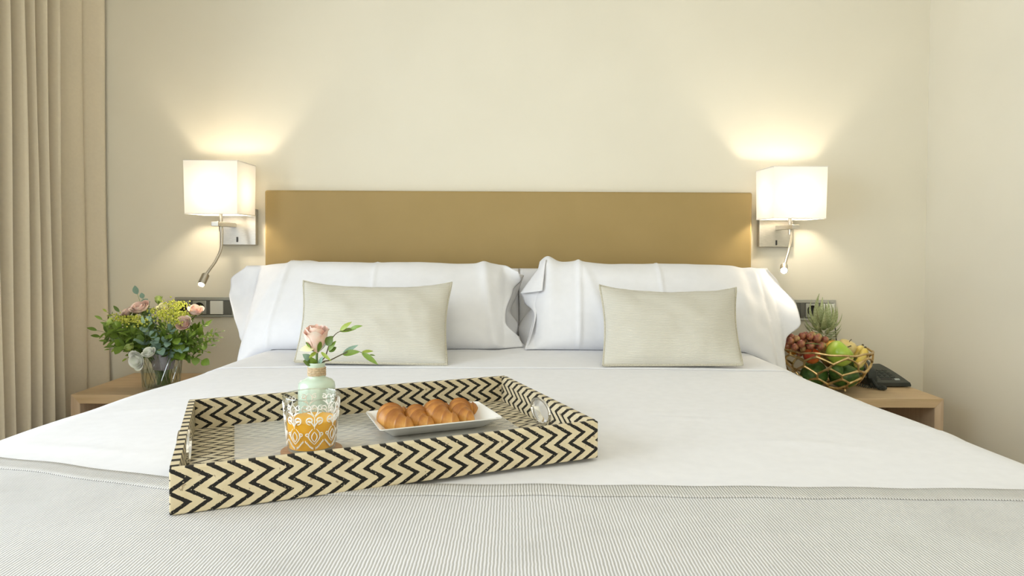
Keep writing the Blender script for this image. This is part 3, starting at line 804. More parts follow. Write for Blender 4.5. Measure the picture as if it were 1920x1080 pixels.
for k in range(cells):
    c = -per / 2 + cw * (k + .5)
    for hd in (-1, 1):
        on_glass(spiral(c + hd * .0072, .0580, .0066, 1.35, -PI * .55, hd), .0013)
        on_glass([(c + hd * q * .012, .0475 + .010 * math.sin(q * 2.2)) for q in [i / 10 for i in range(11)]], .0013)
        on_glass([(c + hd * (.001 + q * .010), .064 + .016 * q - .009 * q * q) for q in [i / 10 for i in range(11)]], .0010)
        on_glass(spiral(c + hd * .0090, .0790, .0045, 1.2, PI * .3, hd), .0011)
        on_glass([(c + hd * (.0005 + .0048 * math.sin(q * PI)), .066 + .018 * q) for q in [i / 10 for i in range(11)]], .0010)
        on_glass([(c + hd * .0095 * math.sin(q * PI * .9), .018 + .026 * q) for q in [i / 12 for i in range(13)]], .0009)
        on_glass([(c + hd * .0045 * math.sin(q * PI), .022 + .017 * q) for q in [i / 8 for i in range(9)]], .0010)
        on_glass(spiral(c + hd * .0118, .034, .0038, 1.2, -PI * .5, -hd), .0009)
        for q in range(6):
            x0 = c + hd * (.002 + q * .0024); z0 = .0135 - .004 * math.cos(q * .5) + q * .0008
            on_glass([(x0, z0), (x0 + hd * .001, z0 + .0022), (x0 + hd * .0008, z0 + .004)], .0011)
    on_glass([(c, .044 + .020 * q) for q in [i / 6 for i in range(7)]], .0011)
sc.build('scroll_decoration', m_etch, jg)

# bud vase
bx, by = -.386, 1.315
bv = root('bud_vase', (bx, by, cz0), 'small mint green bottle vase with twine neck on the tray', 'vase')
prof = [(.030, 0), (.0345, .003), (.0358, .012), (.0358, .070), (.0345, .078), (.030, .0835), (.0225, .0865), (.0170, .089), (.0158, .092), (.0158, .113), (.0168, .1165), (.0166, .1185), (.0145, .1185), (.0135, .112), (.0135, .09)]
MB().lathe(prof, 48).build('bottle', m_vase, bv, angle=60)
MB().tube([((.0167 + .0006 * math.sin(i * 1.7)) * math.cos(2 * PI * i / 24), (.0167 + .0006 * math.sin(i * 1.7)) * math.sin(2 * PI * i / 24), .0925 + .0165 * i / 216 + .0004 * math.sin(i * .37)) for i in range(217)], .0012, 6).build('twine', m_twine, bv)
VM = Vector((bx, by, cz0 + .1185))

# leaves and petals
def leaf_mesh(name, m, wid=.32, nose=1.0, nu=8, fold=.12, arch=.10):
    b = MB(); rows = []
    for i in range(nu + 1):
        t = i / nu
        hw = wid / 2 * (math.sin(PI * min(1, t ** nose)) ** .85) + .006
        z = arch * (math.sin(PI * t * .8)) - .12 * t * t * arch * 4
        rows.append([(t, -hw, z + fold * hw), (t, -hw * .5, z + fold * hw * .35), (t, 0, z), (t, hw * .5, z + fold * hw * .35), (t, hw, z + fold * hw)])
    b.loft(rows, closed=False, cap=False)
    return b.mesh(name, m, True)
LM = {}
for nm, m in (('d', m_leaf_d), ('l', m_leaf_l), ('e', m_leaf_e), ('m', m_leaf_m)):
    LM['p' + nm] = leaf_mesh('pointed_leaf', m, .34, .85)
    LM['r' + nm] = leaf_mesh('round_leaf', m, .78, .9, fold=.08)
    LM['n' + nm] = leaf_mesh('narrow_leaf', m, .24, .8)
def put_leaf(parent, O, base, tip, me, up=(0, -.6, .8), wide=1.0, name='leaf'):
    dv = Vector(tip) - Vector(base); Ln = dv.length
    M = Matrix.Translation(Vector(base) - O) @ frame(dv, up) @ Matrix.Diagonal((Ln, Ln * wide, Ln, 1))
    return inst(name, me, parent, M)
def petal_fn(ang, span, R, H, curl, lean=0.0, point=.0):
    def f(u, v):
        q = u * 2 - 1
        wv = max(.0, math.sin(PI * (.10 + .80 * v))) ** .6
        a = ang + q * span / 2 * wv
        r = R * (.22 + .78 * math.sin(min(1, v * 1.35) * PI / 2)) * (1 - .12 * max(0, v - .6)) + R * curl * max(0, v - .72) ** 1.3 * 3.2 + lean * R * v
        z = H * (v * (1 - .10 * q * q) + point * (1 - abs(q)) * v * .1) - R * curl * max(0, v - .82) * 1.2
        return Vector((r * math.cos(a), r * math.sin(a), z))
    return f
def bloom_layers(R, H, nl=4):
    out = []
    for k in range(nl):
        f = (k + 1) / nl; n = (3, 3, 4, 5, 5, 6)[k]
        for j in range(n):
            out.append((2 * PI * j / n + k * 1.1, 2 * PI / n * (1.45 if k else 1.25), R * (.30 + .70 * f), H * (1.0 - .10 * f * f), .05 + .30 * f * f, .02 + .10 * f * f))
    return out
def stemmed_flower(name, label, cat, group, head, axis, base, ctrl, R, H, m, nl=4, r_stem=.0022, sepals=True, separate=False):
    """one cut flower: stem from the vase, sepals, bloom"""
    O = Vector(base); head = Vector(head)
    r = root(name, O, label, cat, group)
    pts = bez(O, ctrl, head, 14)
    MB().tube([p - O for p in pts], r_stem, 6).build('stem', m_stem, r)
    R_ = frame(axis, (0, -1, .3)) @ Matrix(((0, 0, 1, 0), (0, 1, 0, 0), (-1, 0, 0, 0), (0, 0, 0, 1)))
    M = Matrix.Translation(head - O) @ R_
    parts = bloom_layers(R, H, nl)
    if separate:
        for (a, s_, rr, hh, cu, le) in parts:
            me = MB().patch(petal_fn(a, s_, rr, hh, cu, le), 10, 10).mesh('petal', m, True)
            inst('petal', me, r, M)
    else:
        b = MB()
        for (a, s_, rr, hh, cu, le) in parts: b.patch(petal_fn(a, s_, rr, hh, cu, le), 7, 7)
        inst('bloom', b.mesh('bloom', m, True), r, M)
    if sepals:
        b = MB()
        for k in range(5): b.patch(petal_fn(2 * PI * k / 5, .55, R * .8, H * .5, .3, .25), 4, 5)
        inst('sepals', b.mesh('sepals', m_leaf_m, True), r, M)
    return r

# rose in the bud vase
YB = by
rose = stemmed_flower('rose', 'pale pink rose standing in the mint bud vase', 'rose', None, at(594, 661, YB), (-.02, -.12, 1), VM + Vector((.001, 0, -.08)), VM + Vector((0, -.002, .01)), .0205, .056, m_blush, 4, .0028, True, True)
O = Vector(rose.location)
for (a, b, me, wd) in (((593, 660), (579, 672), 'nl', 1.6), ((602, 660), (621, 677), 'nl', .9), ((588, 681), (568, 677), 'rd', .95), ((586, 676), (567, 664), 're', .7), ((592, 684), (582, 669), 'rm', .7), ((599, 684), (606, 668), 'pe', .9)):
    put_leaf(rose, O, at(*a, YB - .006), at(*b, YB - .018), LM[me], (0, -1, .4), wd)
put_leaf(rose, O, at(590, 652, YB - .012), at(562, 657, YB - .02), leaf_mesh('outer_petal', m_cream_p, .7, .8), (0, -.8, .6), .8, 'outer_petal')
def sprig_px(label, stem_px, leaves, dy, m=m_stem_b):
    P = [VM + Vector((.004, 0, -.06))] + [at(*q[:2], YB + dy * i / len(stem_px)) for i, q in enumerate(stem_px)]
    r = root('greenery_sprig', P[0], label, 'greenery', 'sprigs in the bud vase'); O = P[0]
    k = catmull([p - O for p in P], 6)
    MB().tube(k, [.0016 * (1.1 - .7 * i / (len(k) - 1)) for i in range(len(k))], 6).build('stem', m, r)
    for (a, b, me, wd, dz) in leaves: put_leaf(r, O, at(*a, YB + dy * .6), at(*b, YB + dy * .6 + dz), LM[me], (0, -1, .5), wd)
    return r
sprig_px('upright leafy sprig leaning out of the bud vase toward the pillows', [(600, 684), (610, 668), (618, 645), (626, 630), (638, 621), (658, 617)],
         [((637, 621), (660, 603.5), 'pl', .9, .0), ((638, 622), (668, 617), 'pm', .75, .01), ((656, 617), (680, 611), 'pm', .8, -.005), ((612, 648), (624, 630), 'rd', 1.0, 0), ((616, 658), (630.5, 639), 'pm', 1.1, .0), ((617, 660), (631, 651), 'rd', .8, .006)], -.015)
sprig_px('drooping leafy sprig arching low out of the bud vase', [(602, 684), (620, 675), (641, 664.5), (656, 658), (666, 657), (678, 661)],
         [((642, 664), (672, 647), 'pe', .75, .0), ((642, 664.5), (675, 660), 'pm', .95, -.008), ((678, 660), (700, 658.5), 'pl', .8, .005), ((678, 661), (709, 684), 'pm', .72, -.01), ((693, 665), (704, 667), 'pd', .7, 0)], .02)

# ------------------------------------------------------------------ flower vase and bouquet
vx, vy = -1.375, 2.605
FV = Vector((vx, vy, NSZ + .0005))
fv = root('flower_vase', FV, 'clear glass vase with crossed relief lines on the oak nightstand', 'vase')
VH = .160
prof = [(.060, 0), (.064, .003), (.068, .04), (.0735, .10), (.078, VH - .001), (.077, VH), (.0755, VH - .001), (.071, .10), (.0655, .04), (.061, .010), (.002, .009)]
MB().lathe(prof, 56).build('vase_body', m_vglass, fv)
MB().lathe([(.0605, .0105), (.065, .04), (.0675, .07), (.001, .0702)], 40).build('water', m_water, fv)
def vr(z): return .064 + (.078 - .064) * z / VH
for k in range(10):
    for sg in (-1, 1):
        a0 = 2 * PI * k / 10
        MB().tube([((vr(z) + .0004) * math.cos(a0 + sg * .75 * (z / VH)), (vr(z) + .0004) * math.sin(a0 + sg * .75 * (z / VH)), z) for z in [.008 + (VH - .016) * i / 14 for i in range(15)]], .0016, 5).build('relief_line', m_relief, fv)
wr_ = MB().patch(lambda u, v: Vector((.034 + .014 * v + .004 * math.sin(u * 31)) * Vector((math.cos(2 * PI * u), math.sin(2 * PI * u), 0)).to_tuple().__len__() if False else ((.032 + .016 * v + .004 * math.sin(u * 25.13)) * math.cos(2 * PI * u), (.032 + .016 * v + .004 * math.sin(u * 25.13)) * math.sin(2 * PI * u), v * .085)), 48, 6).build('stem_wrap', m_wrap)
md = wr_.modifiers.new('thick', 'SOLIDIFY'); md.thickness = .0015
wr_.location = (vx + .012, vy - .008, NSZ + .074); tag(wr_, 'grey lilac wrap around the bouquet stems inside the glass vase', 'ribbon')
random.seed(21)
def stem_pts(tip, bend=.5):
    th = random.uniform(0, 2 * PI); q = random.uniform(.005, .024)
    base = FV + Vector((.012 + q * math.cos(th), -.006 + q * math.sin(th), .014))
    tip = Vector(tip); dv = tip - FV; hd = Vector((dv.x, dv.y, 0)); hl = hd.length
    mouth = FV + Vector((0, 0, VH + .012)) + (hd / hl * min(.045, hl * .35) if hl > 1e-6 else Vector((0, 0, 0)))
    return base, mouth
def P3(px, py, dy): return at(px, py, vy + dy)
FL = [('rose', 'full pink rose highest in the bouquet, toward the curtain', (267, 586), -.03, (-.15, -.5, .9), .030, .040, m_pink, 4),
      ('carnation', 'small frilled pink bloom beside the highest rose', (244, 590), -.02, (-.35, -.5, .8), .021, .026, m_pink, 5),
      ('rose', 'blush rose in front of the socket panel', (366, 592), -.03, (.25, -.35, .9), .024, .040, m_blush, 4),
      ('rose', 'blush rose facing forward, lowest pink bloom of the bouquet', (349, 610), -.07, (.0, -.8, .5), .024, .032, m_blush, 4),
      ('white_lisianthus', 'open white bloom hanging over the vase rim', (266, 672), -.10, (-.35, -.9, -.15), .031, .034, m_white_p, 4),
      ('white_lisianthus', 'half open white bud beside the hanging white bloom', (283, 668), -.11, (-.05, -.6, .8), .020, .032, m_white_p, 3),
      ('lisianthus_bud', 'pale yellow green bud at the outer leafy side by the curtain', (214, 606), -.06, (-.8, -.3, .35), .015, .026, m_green_p, 3),
      ('lisianthus_bud', 'pale green bud below the leaves, near the white blooms', (247, 657), -.09, (-.3, -.5, .9), .015, .028, m_green_p, 3),
      ('lisianthus_bud', 'cream bloom amid the yellow florets', (309, 583), -.01, (.1, -.5, .9), .022, .026, m_cream_p, 4),
      ('lisianthus_bud', 'slim upright green bud topping the bouquet', (297, 570), .0, (.05, -.1, 1), .012, .034, m_green_p, 3)]
for (nm, lb, (px, py), dy, ax, R, H, m, nl) in FL:
    hd = P3(px, py, dy); b0, mo = stem_pts(hd)
    stemmed_flower(nm, lb, 'flower', 'blooms of the bouquet', hd, ax, b0, mo, R, H, m, nl, .0019)

SPECIAL = {(258, 552): 'round leafed eucalyptus sprig rising highest, above the pink roses', (268, 560): 'eucalyptus sprig standing just behind the highest pink rose', (345, 655): 'eucalyptus sprig hanging lowest over the vase rim on the pillow side',
 (182, 620): 'dark leafy sprig reaching farthest out toward the curtain', (192, 600): 'dark leafy sprig by the curtain, just below the yellow green bud', (378, 676): 'dark leafy sprig drooping lowest beside the glass vase', (215, 650): 'dark leafy sprig drooping on the curtain side of the white blooms', (395, 648): 'dark leafy sprig reaching farthest out toward the white pillow', (224, 585): 'dark leafy sprig pointing up beside the small frilled pink bloom', (382, 612): 'dark leafy sprig under the blush rose by the socket panel',
 (415, 622): 'thin sprig with tiny leaves reaching nearest to the white pillow', (372, 578): 'thin sprig of tiny leaves rising past the blush rose by the socket', (200, 585): 'thin sprig of tiny leaves pointing up along the curtain edge', (206, 655): 'thin sprig of tiny leaves hanging low against the curtain', (238, 672): 'thin sprig of tiny leaves hanging beside the open white bloom', (388, 660): 'thin sprig of tiny leaves drooping low on the pillow side',
 (224, 596): 'yellow floret sprig nearest the curtain beside the pale green bud', (340, 572): 'yellow floret sprig rising highest in front of the socket panel', (332, 605): 'lowest yellow floret sprig, beside the forward facing blush rose', (352, 588): 'yellow floret sprig touching the blush rose by the socket panel'}
def sprig(name, label, tip, keys, nleaf, lsize, group, florets=0, t0=.42, wide=1.0, m=m_stem, pair=True):
    b0, mo = stem_pts(tip); O = b0
    r = root(name, O, label, 'greenery' if not florets else 'filler flower', group)
    pts = bez(b0, mo + Vector((0, 0, .02)), tip, 20)
    MB().tube([p - O for p in pts], [.0015 * (1.1 - .6 * i / 20) for i in range(21)], 5).build('stem', m, r)
    for k in range(nleaf):
        t = t0 + (1 - t0) * (k + .5) / nleaf if k < nleaf - 1 else 1.0
        q = t * 20; i = min(int(q), 19); p = pts[i].lerp(pts[i + 1], q - i); dr = (pts[i + 1] - pts[i]).normalized()
        for sg in ((-1, 1) if pair and k < nleaf - 1 else (random.choice((-1, 1)),)):
            side = dr.cross(Vector((random.uniform(-.4, .4), -1, random.uniform(-.2, .6)))).normalized() * sg
            if not pair: side = Matrix.Rotation(k * 2.4, 3, dr) @ side
            dv = (dr * random.uniform(.35, .8) + side * random.uniform(.6, 1.0) + Vector((0, -.15, random.uniform(-.2, .25)))).normalized()
            if k == nleaf - 1: dv = (dr + Vector((0, 0, .1))).normalized()
            ls = lsize * random.uniform(.75, 1.2) * (1.05 - .15 * t)
            put_leaf(r, O, p, p + dv * ls, LM[random.choice(keys)], (random.uniform(-.5, .5), -.7, .8), wide)
    if florets:
        b = MB(); tv = Vector(tip)
        for k in range(florets):
            u = Vector((random.gauss(0, 1), random.gauss(0, 1), random.gauss(0, .6)))
            c = tv + Vector((u.x * .015, u.y * .013, u.z * .012)) - O
            b.ball(c, random.uniform(.0024, .0042), 5, 4)
        o = b.build('florets', m_floret, r); o['kind'] = 'stuff'
        for k in range(4):
            pass
    return r
G_E, G_R, G_S = 'eucalyptus sprigs in the bouquet', 'dark leafy sprigs in the bouquet', 'yellow green filler sprigs'
for (px, py, dy) in [(258, 552, .0), (272, 605, -.11), (290, 630, -.13), (300, 655, -.13), (318, 640, -.12), (345, 655, -.11), (325, 612, -.10), (283, 590, -.07), (268, 560, .04), (262, 640, -.11)]:
    sprig('eucalyptus_sprig', SPECIAL.get((px, py), 'grey green eucalyptus sprig with round leaves in the glass vase bouquet'), P3(px, py, dy), ['re', 're', 're', 'rd'], 7, .036, G_E, wide=.95)
for (px, py, dy) in [(182, 620, -.02), (192, 600, -.04), (200, 640, -.05), (215, 650, -.08), (224, 585, .0), (210, 625, .05), (240, 630, -.10), (228, 612, -.08), (250, 610, -.02), (232, 640, .03), (352, 668, -.09), (366, 650, -.08), (378, 676, -.05), (356, 630, -.10), (335, 650, .02), (366, 618, .02), (300, 610, .03), (385, 628, -.04), (262, 622, -.12), (312, 625, -.13), (335, 632, -.12), (188, 632, .0), (205, 612, -.07), (222, 632, -.04), (395, 648, -.06), (372, 634, -.09), (350, 645, -.11), (382, 612, .01), (245, 590, .03)]:
    sprig('leafy_sprig', SPECIAL.get((px, py), 'deep green pointed leaf sprig in the glass vase bouquet'), P3(px, py, dy), ['pd', 'pm', 'pd', 'rm', 'pd'], 10, .038, G_R, wide=1.1, t0=.38)
for (px, py, dy) in [(415, 622, -.02), (402, 640, -.04), (390, 605, -.01), (372, 578, .0), (200, 585, -.02), (206, 655, -.04), (410, 634, .03), (238, 672, -.07), (388, 660, -.03)]:
    sprig('fine_sprig', SPECIAL.get((px, py), 'thin stemmed sprig with tiny yellow green leaves at the edge of the bouquet'), P3(px, py, dy), ['nl', 'pl', 'nm', 'pm'], 11, .024, 'fine sprigs in the bouquet', t0=.5, wide=1.25)
for (px, py, dy) in [(236, 600, -.07), (250, 597, -.08), (302, 590, -.07), (318, 585, -.06), (334, 580, -.05), (342, 590, -.06), (312, 596, -.09), (326, 598, -.08), (340, 572, -.01), (322, 570, .0), (290, 582, -.04), (352, 588, -.04), (262, 604, -.09), (332, 605, -.09), (224, 596, -.05)]:
    sprig('goldenrod_sprig', SPECIAL.get((px, py), 'yellow green filler sprig with tiny clustered florets in the bouquet'), P3(px, py, dy), ['nl', 'pl'], 4, .022, G_S, florets=46, t0=.6)

# ------------------------------------------------------------------ fruit bowl
BX, BY, BH, BR = 1.250, 2.640, .160, .166
BO = Vector((BX, BY, NSZ))
bowl = root('fruit_bowl', BO, 'open gold wire fruit bowl heaped with fruit on the oak nightstand', 'bowl')
def bs_(t, a, off=0.0):
    ang = math.radians(22) + (PI / 2 - math.radians(22)) * t
    r = BR * math.sin(ang) ** .8 + off; z = .016 + (BH - .016) * ((1 - math.cos(ang)) - (1 - math.cos(math.radians(22)))) / (math.cos(math.radians(22)))
    return Vector((r * math.cos(a), r * math.sin(a), z))
random.seed(5)
nb = 10; rows = [.10, .36, .62, .86]
ring_pts = []
for k, t in enumerate(rows):
    L_ = []
    for j in range(2 * nb):
        a = 2 * PI * (j + (k % 2) ) / (2 * nb) + random.uniform(-.06, .06)
        up = .065 if j % 2 == 0 else -.065
        tt = t + up + random.uniform(-.035, .035)
        L_.append([a, min(.95, max(.02, tt))])
    ring_pts.append(L_)
wire = MB()
def wseg(a, b, r=.0047):
    n = 6; da = b[0] - a[0]
    while da > PI: da -= 2 * PI
    while da < -PI: da += 2 * PI
    pts = [bs_(a[1] + (b[1] - a[1]) * i / n + .012 * math.sin(PI * i / n), a[0] + da * i / n) for i in range(n + 1)]
    wire.tube(pts, [r * (1.15 - .3 * math.sin(PI * i / n)) for i in range(n + 1)], 7)
for k, L_ in enumerate(ring_pts):
    for j in range(2 * nb): wseg(L_[j], L_[(j + 1) % (2 * nb)])
    if k + 1 < len(ring_pts):
        for j in range(0, 2 * nb, 2):
            up = L_[j]
            best = min((q for jj, q in enumerate(ring_pts[k + 1]) if jj % 2 == 1), key=lambda q: abs(math.atan2(math.sin(q[0] - up[0]), math.cos(q[0] - up[0]))))
            wseg(up, best)
    else:
        for j in range(0, 2 * nb, 2): wseg(L_[j], [L_[j][0] + random.uniform(-.05, .05), 1.0])
for j in range(1, 2 * nb, 2): wseg(ring_pts[0][j], [ring_pts[0][j][0], 0.0])
wire.build('wire_mesh', m_gold, bowl)
MB().tube([bs_(1.0 + .010 * math.sin(5 * a) + .008 * math.sin(11 * a + 1), a) for a in [2 * PI * i / 96 for i in range(97)]], .0042, 8).build('rim', m_gold, bowl)
MB().tube([bs_(0, a) for a in [2 * PI * i / 48 for i in range(49)]], .004, 8).build('base_ring', m_gold, bowl)
for k in range(3):
    a = 2 * PI * k / 3 + 1.2; p = bs_(0, a)
    MB().tube([p, Vector((p.x * 1.02, p.y * 1.02, .0045))], .0045, 8).build('foot', m_gold, bowl)

m_avo = vary(mat('dark_green_skin', (.05, .12, .02), .4), (.03, .085, .012), (.09, .19, .03), 50, bump=.2, bscale=160)
m_gapple = vary(mat('green_apple_skin', (.42, .62, .05), .25, coat=.3), (.36, .56, .04), (.58, .72, .12), 18)
m_rapple = vary(mat('nectarine_skin', (.55, .05, .02), .3, coat=.2), (.45, .02, .01), (.75, .22, .04), 22, 4)
m_yapple = vary(mat('cream_apple_skin', (.82, .66, .28), .35), (.80, .62, .22), (.86, .74, .40), 20)
m_orange = vary(mat('orange_skin', (.85, .30, .02), .4), (.80, .25, .01), (.90, .38, .04), 30, bump=.3, bscale=380, bdist=.0008)
m_mango = vary(mat('mango_skin', (.85, .48, .06), .35), (.85, .42, .04), (.88, .58, .12), 14)
m_ban = vary(mat('banana_skin', (.85, .64, .12), .4), (.84, .60, .08), (.88, .74, .28), 25)
m_grape = vary(mat('grape_skin', (.30, .08, .06), .28, sss=.2, coat=.2), (.26, .05, .05), (.50, .24, .10), 60, 2)
m_grape2 = vary(mat('grape_skin_pale', (.45, .28, .10), .28, sss=.2, coat=.2), (.40, .15, .08), (.52, .40, .15), 60, 2)
m_pine = vary(mat('pineapple_rind', (.55, .38, .10), .55), (.42, .26, .06), (.70, .52, .18), 60)
m_pleaf = vary(mat('pineapple_leaf', (.36, .42, .20), .5), (.33, .40, .17), (.58, .62, .38), 22)
def apple(name, c, r, m, label, tilt=(0, 0, 0)):
    c = Vector(c)
    rt = root(name, c - Vector((0, 0, r * .9)), label, 'fruit', 'fruit in the gold bowl')
    R = Matrix.Rotation(tilt[0], 3, 'X') @ Matrix.Rotation(tilt[1], 3, 'Y')
    rings = []
    for i in range(23):
        a = -PI / 2 + PI * i / 22
        q = math.cos(a) ** .8 * (1 + .10 * math.sin(a)); z = math.sin(a) * .92 - .30 * math.exp(-(math.cos(a) / .30) ** 2) * (1 if a > 0 else -.6)
        q = max(q, .012)
        rings.append([R @ Vector((r * q * math.cos(b), r * q * math.sin(b), r * z)) + Vector((0, 0, r * .9)) for b in [2 * PI * j / 28 for j in range(28)]])
    MB().loft(rings).build('flesh', m, rt, angle=180)
    st = [R @ Vector((0, 0, r * .55)), R @ Vector((r * .04, 0, r * .85)), R @ Vector((r * .14, 0, r * 1.08))]
    MB().tube([p + Vector((0, 0, r * .9)) for p in st], r * .045, 6).build('stalk', m_stem_b, rt)
    return rt
apple('green_apple', at(1573, 664, 2.545), .050, m_gapple, 'large shiny green apple at the front of the gold bowl', (.25, .75, 0))
apple('nectarine', at(1522, 668, 2.562), .031, m_rapple, 'small red nectarine behind the gold wires at the front of the bowl', (.5, -.2, 0))
apple('yellow_apple', at(1587, 652, 2.655), .036, m_yapple, 'pale yellow apple behind the green apple', (.2, .3, 0))
def ovoid(name, c, r, m, label, ax=(0, 0, 1), fn=None):
    c = Vector(c); rt = root(name, c - Vector((0, 0, min(r))), label, 'fruit', 'fruit in the gold bowl')
    R = frame(ax, (0, 0, 1) if abs(Vector(ax).normalized().z) < .9 else (0, 1, 0)) @ Matrix(((0, 0, 1, 0), (0, 1, 0, 0), (-1, 0, 0, 0), (0, 0, 0, 1)))
    b = MB().ball((0, 0, 0), r, 24, 16, fn)
    b.v = [tuple((R @ Vector(p)) + Vector((0, 0, min(r)))) for p in b.v]
    b.build('flesh', m, rt, angle=180)
    s0 = (R @ Vector((0, 0, r[2] * .97))) + Vector((0, 0, min(r))); s1 = (R @ Vector((0, 0, r[2] * 1.06))) + Vector((0, 0, min(r)))
    MB().tube([s0, s1], .003, 6).build('stalk', m_stem_b, rt)
    return rt
ovoid('orange', at(1488, 648, 2.675), (.038, .038, .037), m_orange, 'orange tucked behind the grapes beside the pillow', (.1, 0, 1))
ovoid('mango', at(1560, 651, 2.635), (.026, .026, .034), m_mango, 'small orange mango between grapes and green apple', (1, .2, .3))
pear = lambda d: 1 - .16 * max(0, d.z)
for q_, (dx, dy, dz, ax, lb) in enumerate([(-.062, -.045, .066, (1, .3, .1), 'dark green avocado low in the bowl nearest the bed'), (.048, -.062, .064, (1, -.35, .2), 'dark green avocado low in the front middle of the bowl'), (.085, .04, .068, (.3, 1, .1), 'dark green avocado low in the bowl nearest the telephone'), (-.02, .05, .060, (.8, .6, 0), 'dark green avocado deep in the bowl under the pineapple'), (-.005, -.098, .092, (.2, -.3, 1), 'dark green avocado upright between the two front ones in the bowl'), (.112, -.025, .098, (.5, .8, .5), 'dark green avocado under the bananas in the bowl')]):
    ovoid('avocado', BO + Vector((dx, dy, dz)), (.046, .046, .060) if q_ < 4 else (.026, .026, .034), m_avo, lb, ax, pear)
def banana(pts, r, label):
    P = catmull(pts, 8); O = P[0]
    rt = root('banana', O, label, 'banana', 'bananas in the gold bowl'); k = len(P)
    MB().tube([p - O for p in P], [r * (.30 + .70 * min(1, math.sin(PI * min(1, max(0, (i / (k - 1)))) * .92 + .08) * 1.7)) for i in range(k)], 7).build('peel', m_ban, rt, angle=60)
    e = P[-1] - O; dv = (P[-1] - P[-2]).normalized()
    MB().tube([e - dv * .004, e + dv * .012], [.0052, .004], 7).build('stalk_end', m_stem_b, rt)
    return rt
banana([at(1603, 690, 2.60), at(1612, 680, 2.59), at(1619, 668, 2.60), at(1622, 655, 2.62)], .017, 'yellow banana standing against the bowl rim near the telephone')
banana([at(1600, 672, 2.655), at(1606, 664, 2.65), at(1612, 657, 2.65), at(1616, 650, 2.66)], .016, 'pale banana behind the front one near the telephone')
# pineapple
PA = at(1563, 668, 2.735); PB = at(1543, 634, 2.725)
pin = root('pineapple', PA, 'pineapple with a spiky pale green crown rising from the bowl', 'pineapple')
ax = (PB - PA).normalized(); Rm = frame(ax, (0, -1, 0)) @ Matrix(((0, 0, 1, 0), (0, 1, 0, 0), (-1, 0, 0, 0), (0, 0, 0, 1)))
def pfn(d):
    a = math.atan2(d.y, d.x); z = math.asin(max(-1, min(1, d.z)))
    u = a * 6 / PI + z * 3.2; v = a * 6 / PI - z * 3.2
    return 1 + .055 * (abs(math.sin(u * PI / 1.0)) * abs(math.sin(v * PI / 1.0))) ** .5
b = MB().ball((0, 0, 0), (.050, .050, .066), 72, 40, pfn)
b.v = [tuple((Rm @ Vector(p)) + Vector((0, 0, 0)) + (PB - PA) * .12) for p in b.v]
b.build('rind', m_pine, pin, angle=180)
plm = leaf_mesh('crown_leaf', m_pleaf, .22, .62, 9, .5, .22)
random.seed(3)
cb = PB - PA
for k in range(42):
    f = k / 41; a = k * 2.39996
    el = math.radians(2 + 82 * f ** 1.15)
    dv = (Vector((math.cos(a), math.sin(a), 0)) * math.cos(el) + Vector((-.02, 0, 1)) * math.sin(el))
    ln = (.052 + .075 * f ** 1.3) * random.uniform(.85, 1.1)
    base = cb + Vector((0, 0, .004 + .045 * f)) + Vector((math.cos(a), math.sin(a), 0)) * .012 * (1 - f)
    M = Matrix.Translation(base) @ frame(dv, Vector((0, 0, 1)) if el < 1.2 else Vector((-math.cos(a), -math.sin(a), .1))) @ Matrix.Diagonal((ln, ln * (1.25 - .45 * f), -ln, 1))
    inst('crown_leaf', plm, pin, M)
# grapes
GC = at(1511, 646, 2.585)
gb = root('grape_bunch', GC, 'bunch of reddish grapes spilling over the bowl rim beside the pillow', 'grapes')
gm1 = MB().ball((0, 0, 0), (.0142, .0142, .0150), 14, 9).mesh('grape', m_grape, True); gm2 = MB().ball((0, 0, 0), (.0138, .0138, .0146), 14, 9).mesh('grape', m_grape2, True)
pts = []; tries = 0
while len(pts) < 46 and tries < 6000:
    tries += 1
    p = Vector((random.uniform(-.088, .075), random.uniform(-.052, .05), random.uniform(-.036, .040)))
    if (p.x / .088) ** 2 + (p.y / .052) ** 2 + (p.z / .040) ** 2 > 1: continue
    if p.x > .03 and p.z < -.005: continue
    wp = p + GC
    rr = math.hypot(wp.x - BX, wp.y - BY)
    if rr > .145 and wp.z < NSZ + BH + .02: continue
    if any((wp - at(*c)).length < q for c, q in (((1522, 668, 2.562), .041), ((1573, 664, 2.545), .062))): continue
    if all((p - q).length > .0240 for q in pts): pts.append(p)
for k, p in enumerate(pts):
    s = random.uniform(.9, 1.08); inst('grape', gm1 if random.random() < .6 else gm2, gb, Matrix.Translation(p) @ Matrix.Diagonal((s, s, s, 1)))
MB().tube(catmull([(-.06, -.04, .005), (-.02, -.05, .012), (.02, -.052, .010), (.06, -.04, .0)], 6), .0016, 6).build('grape_stem', m_stem, gb)

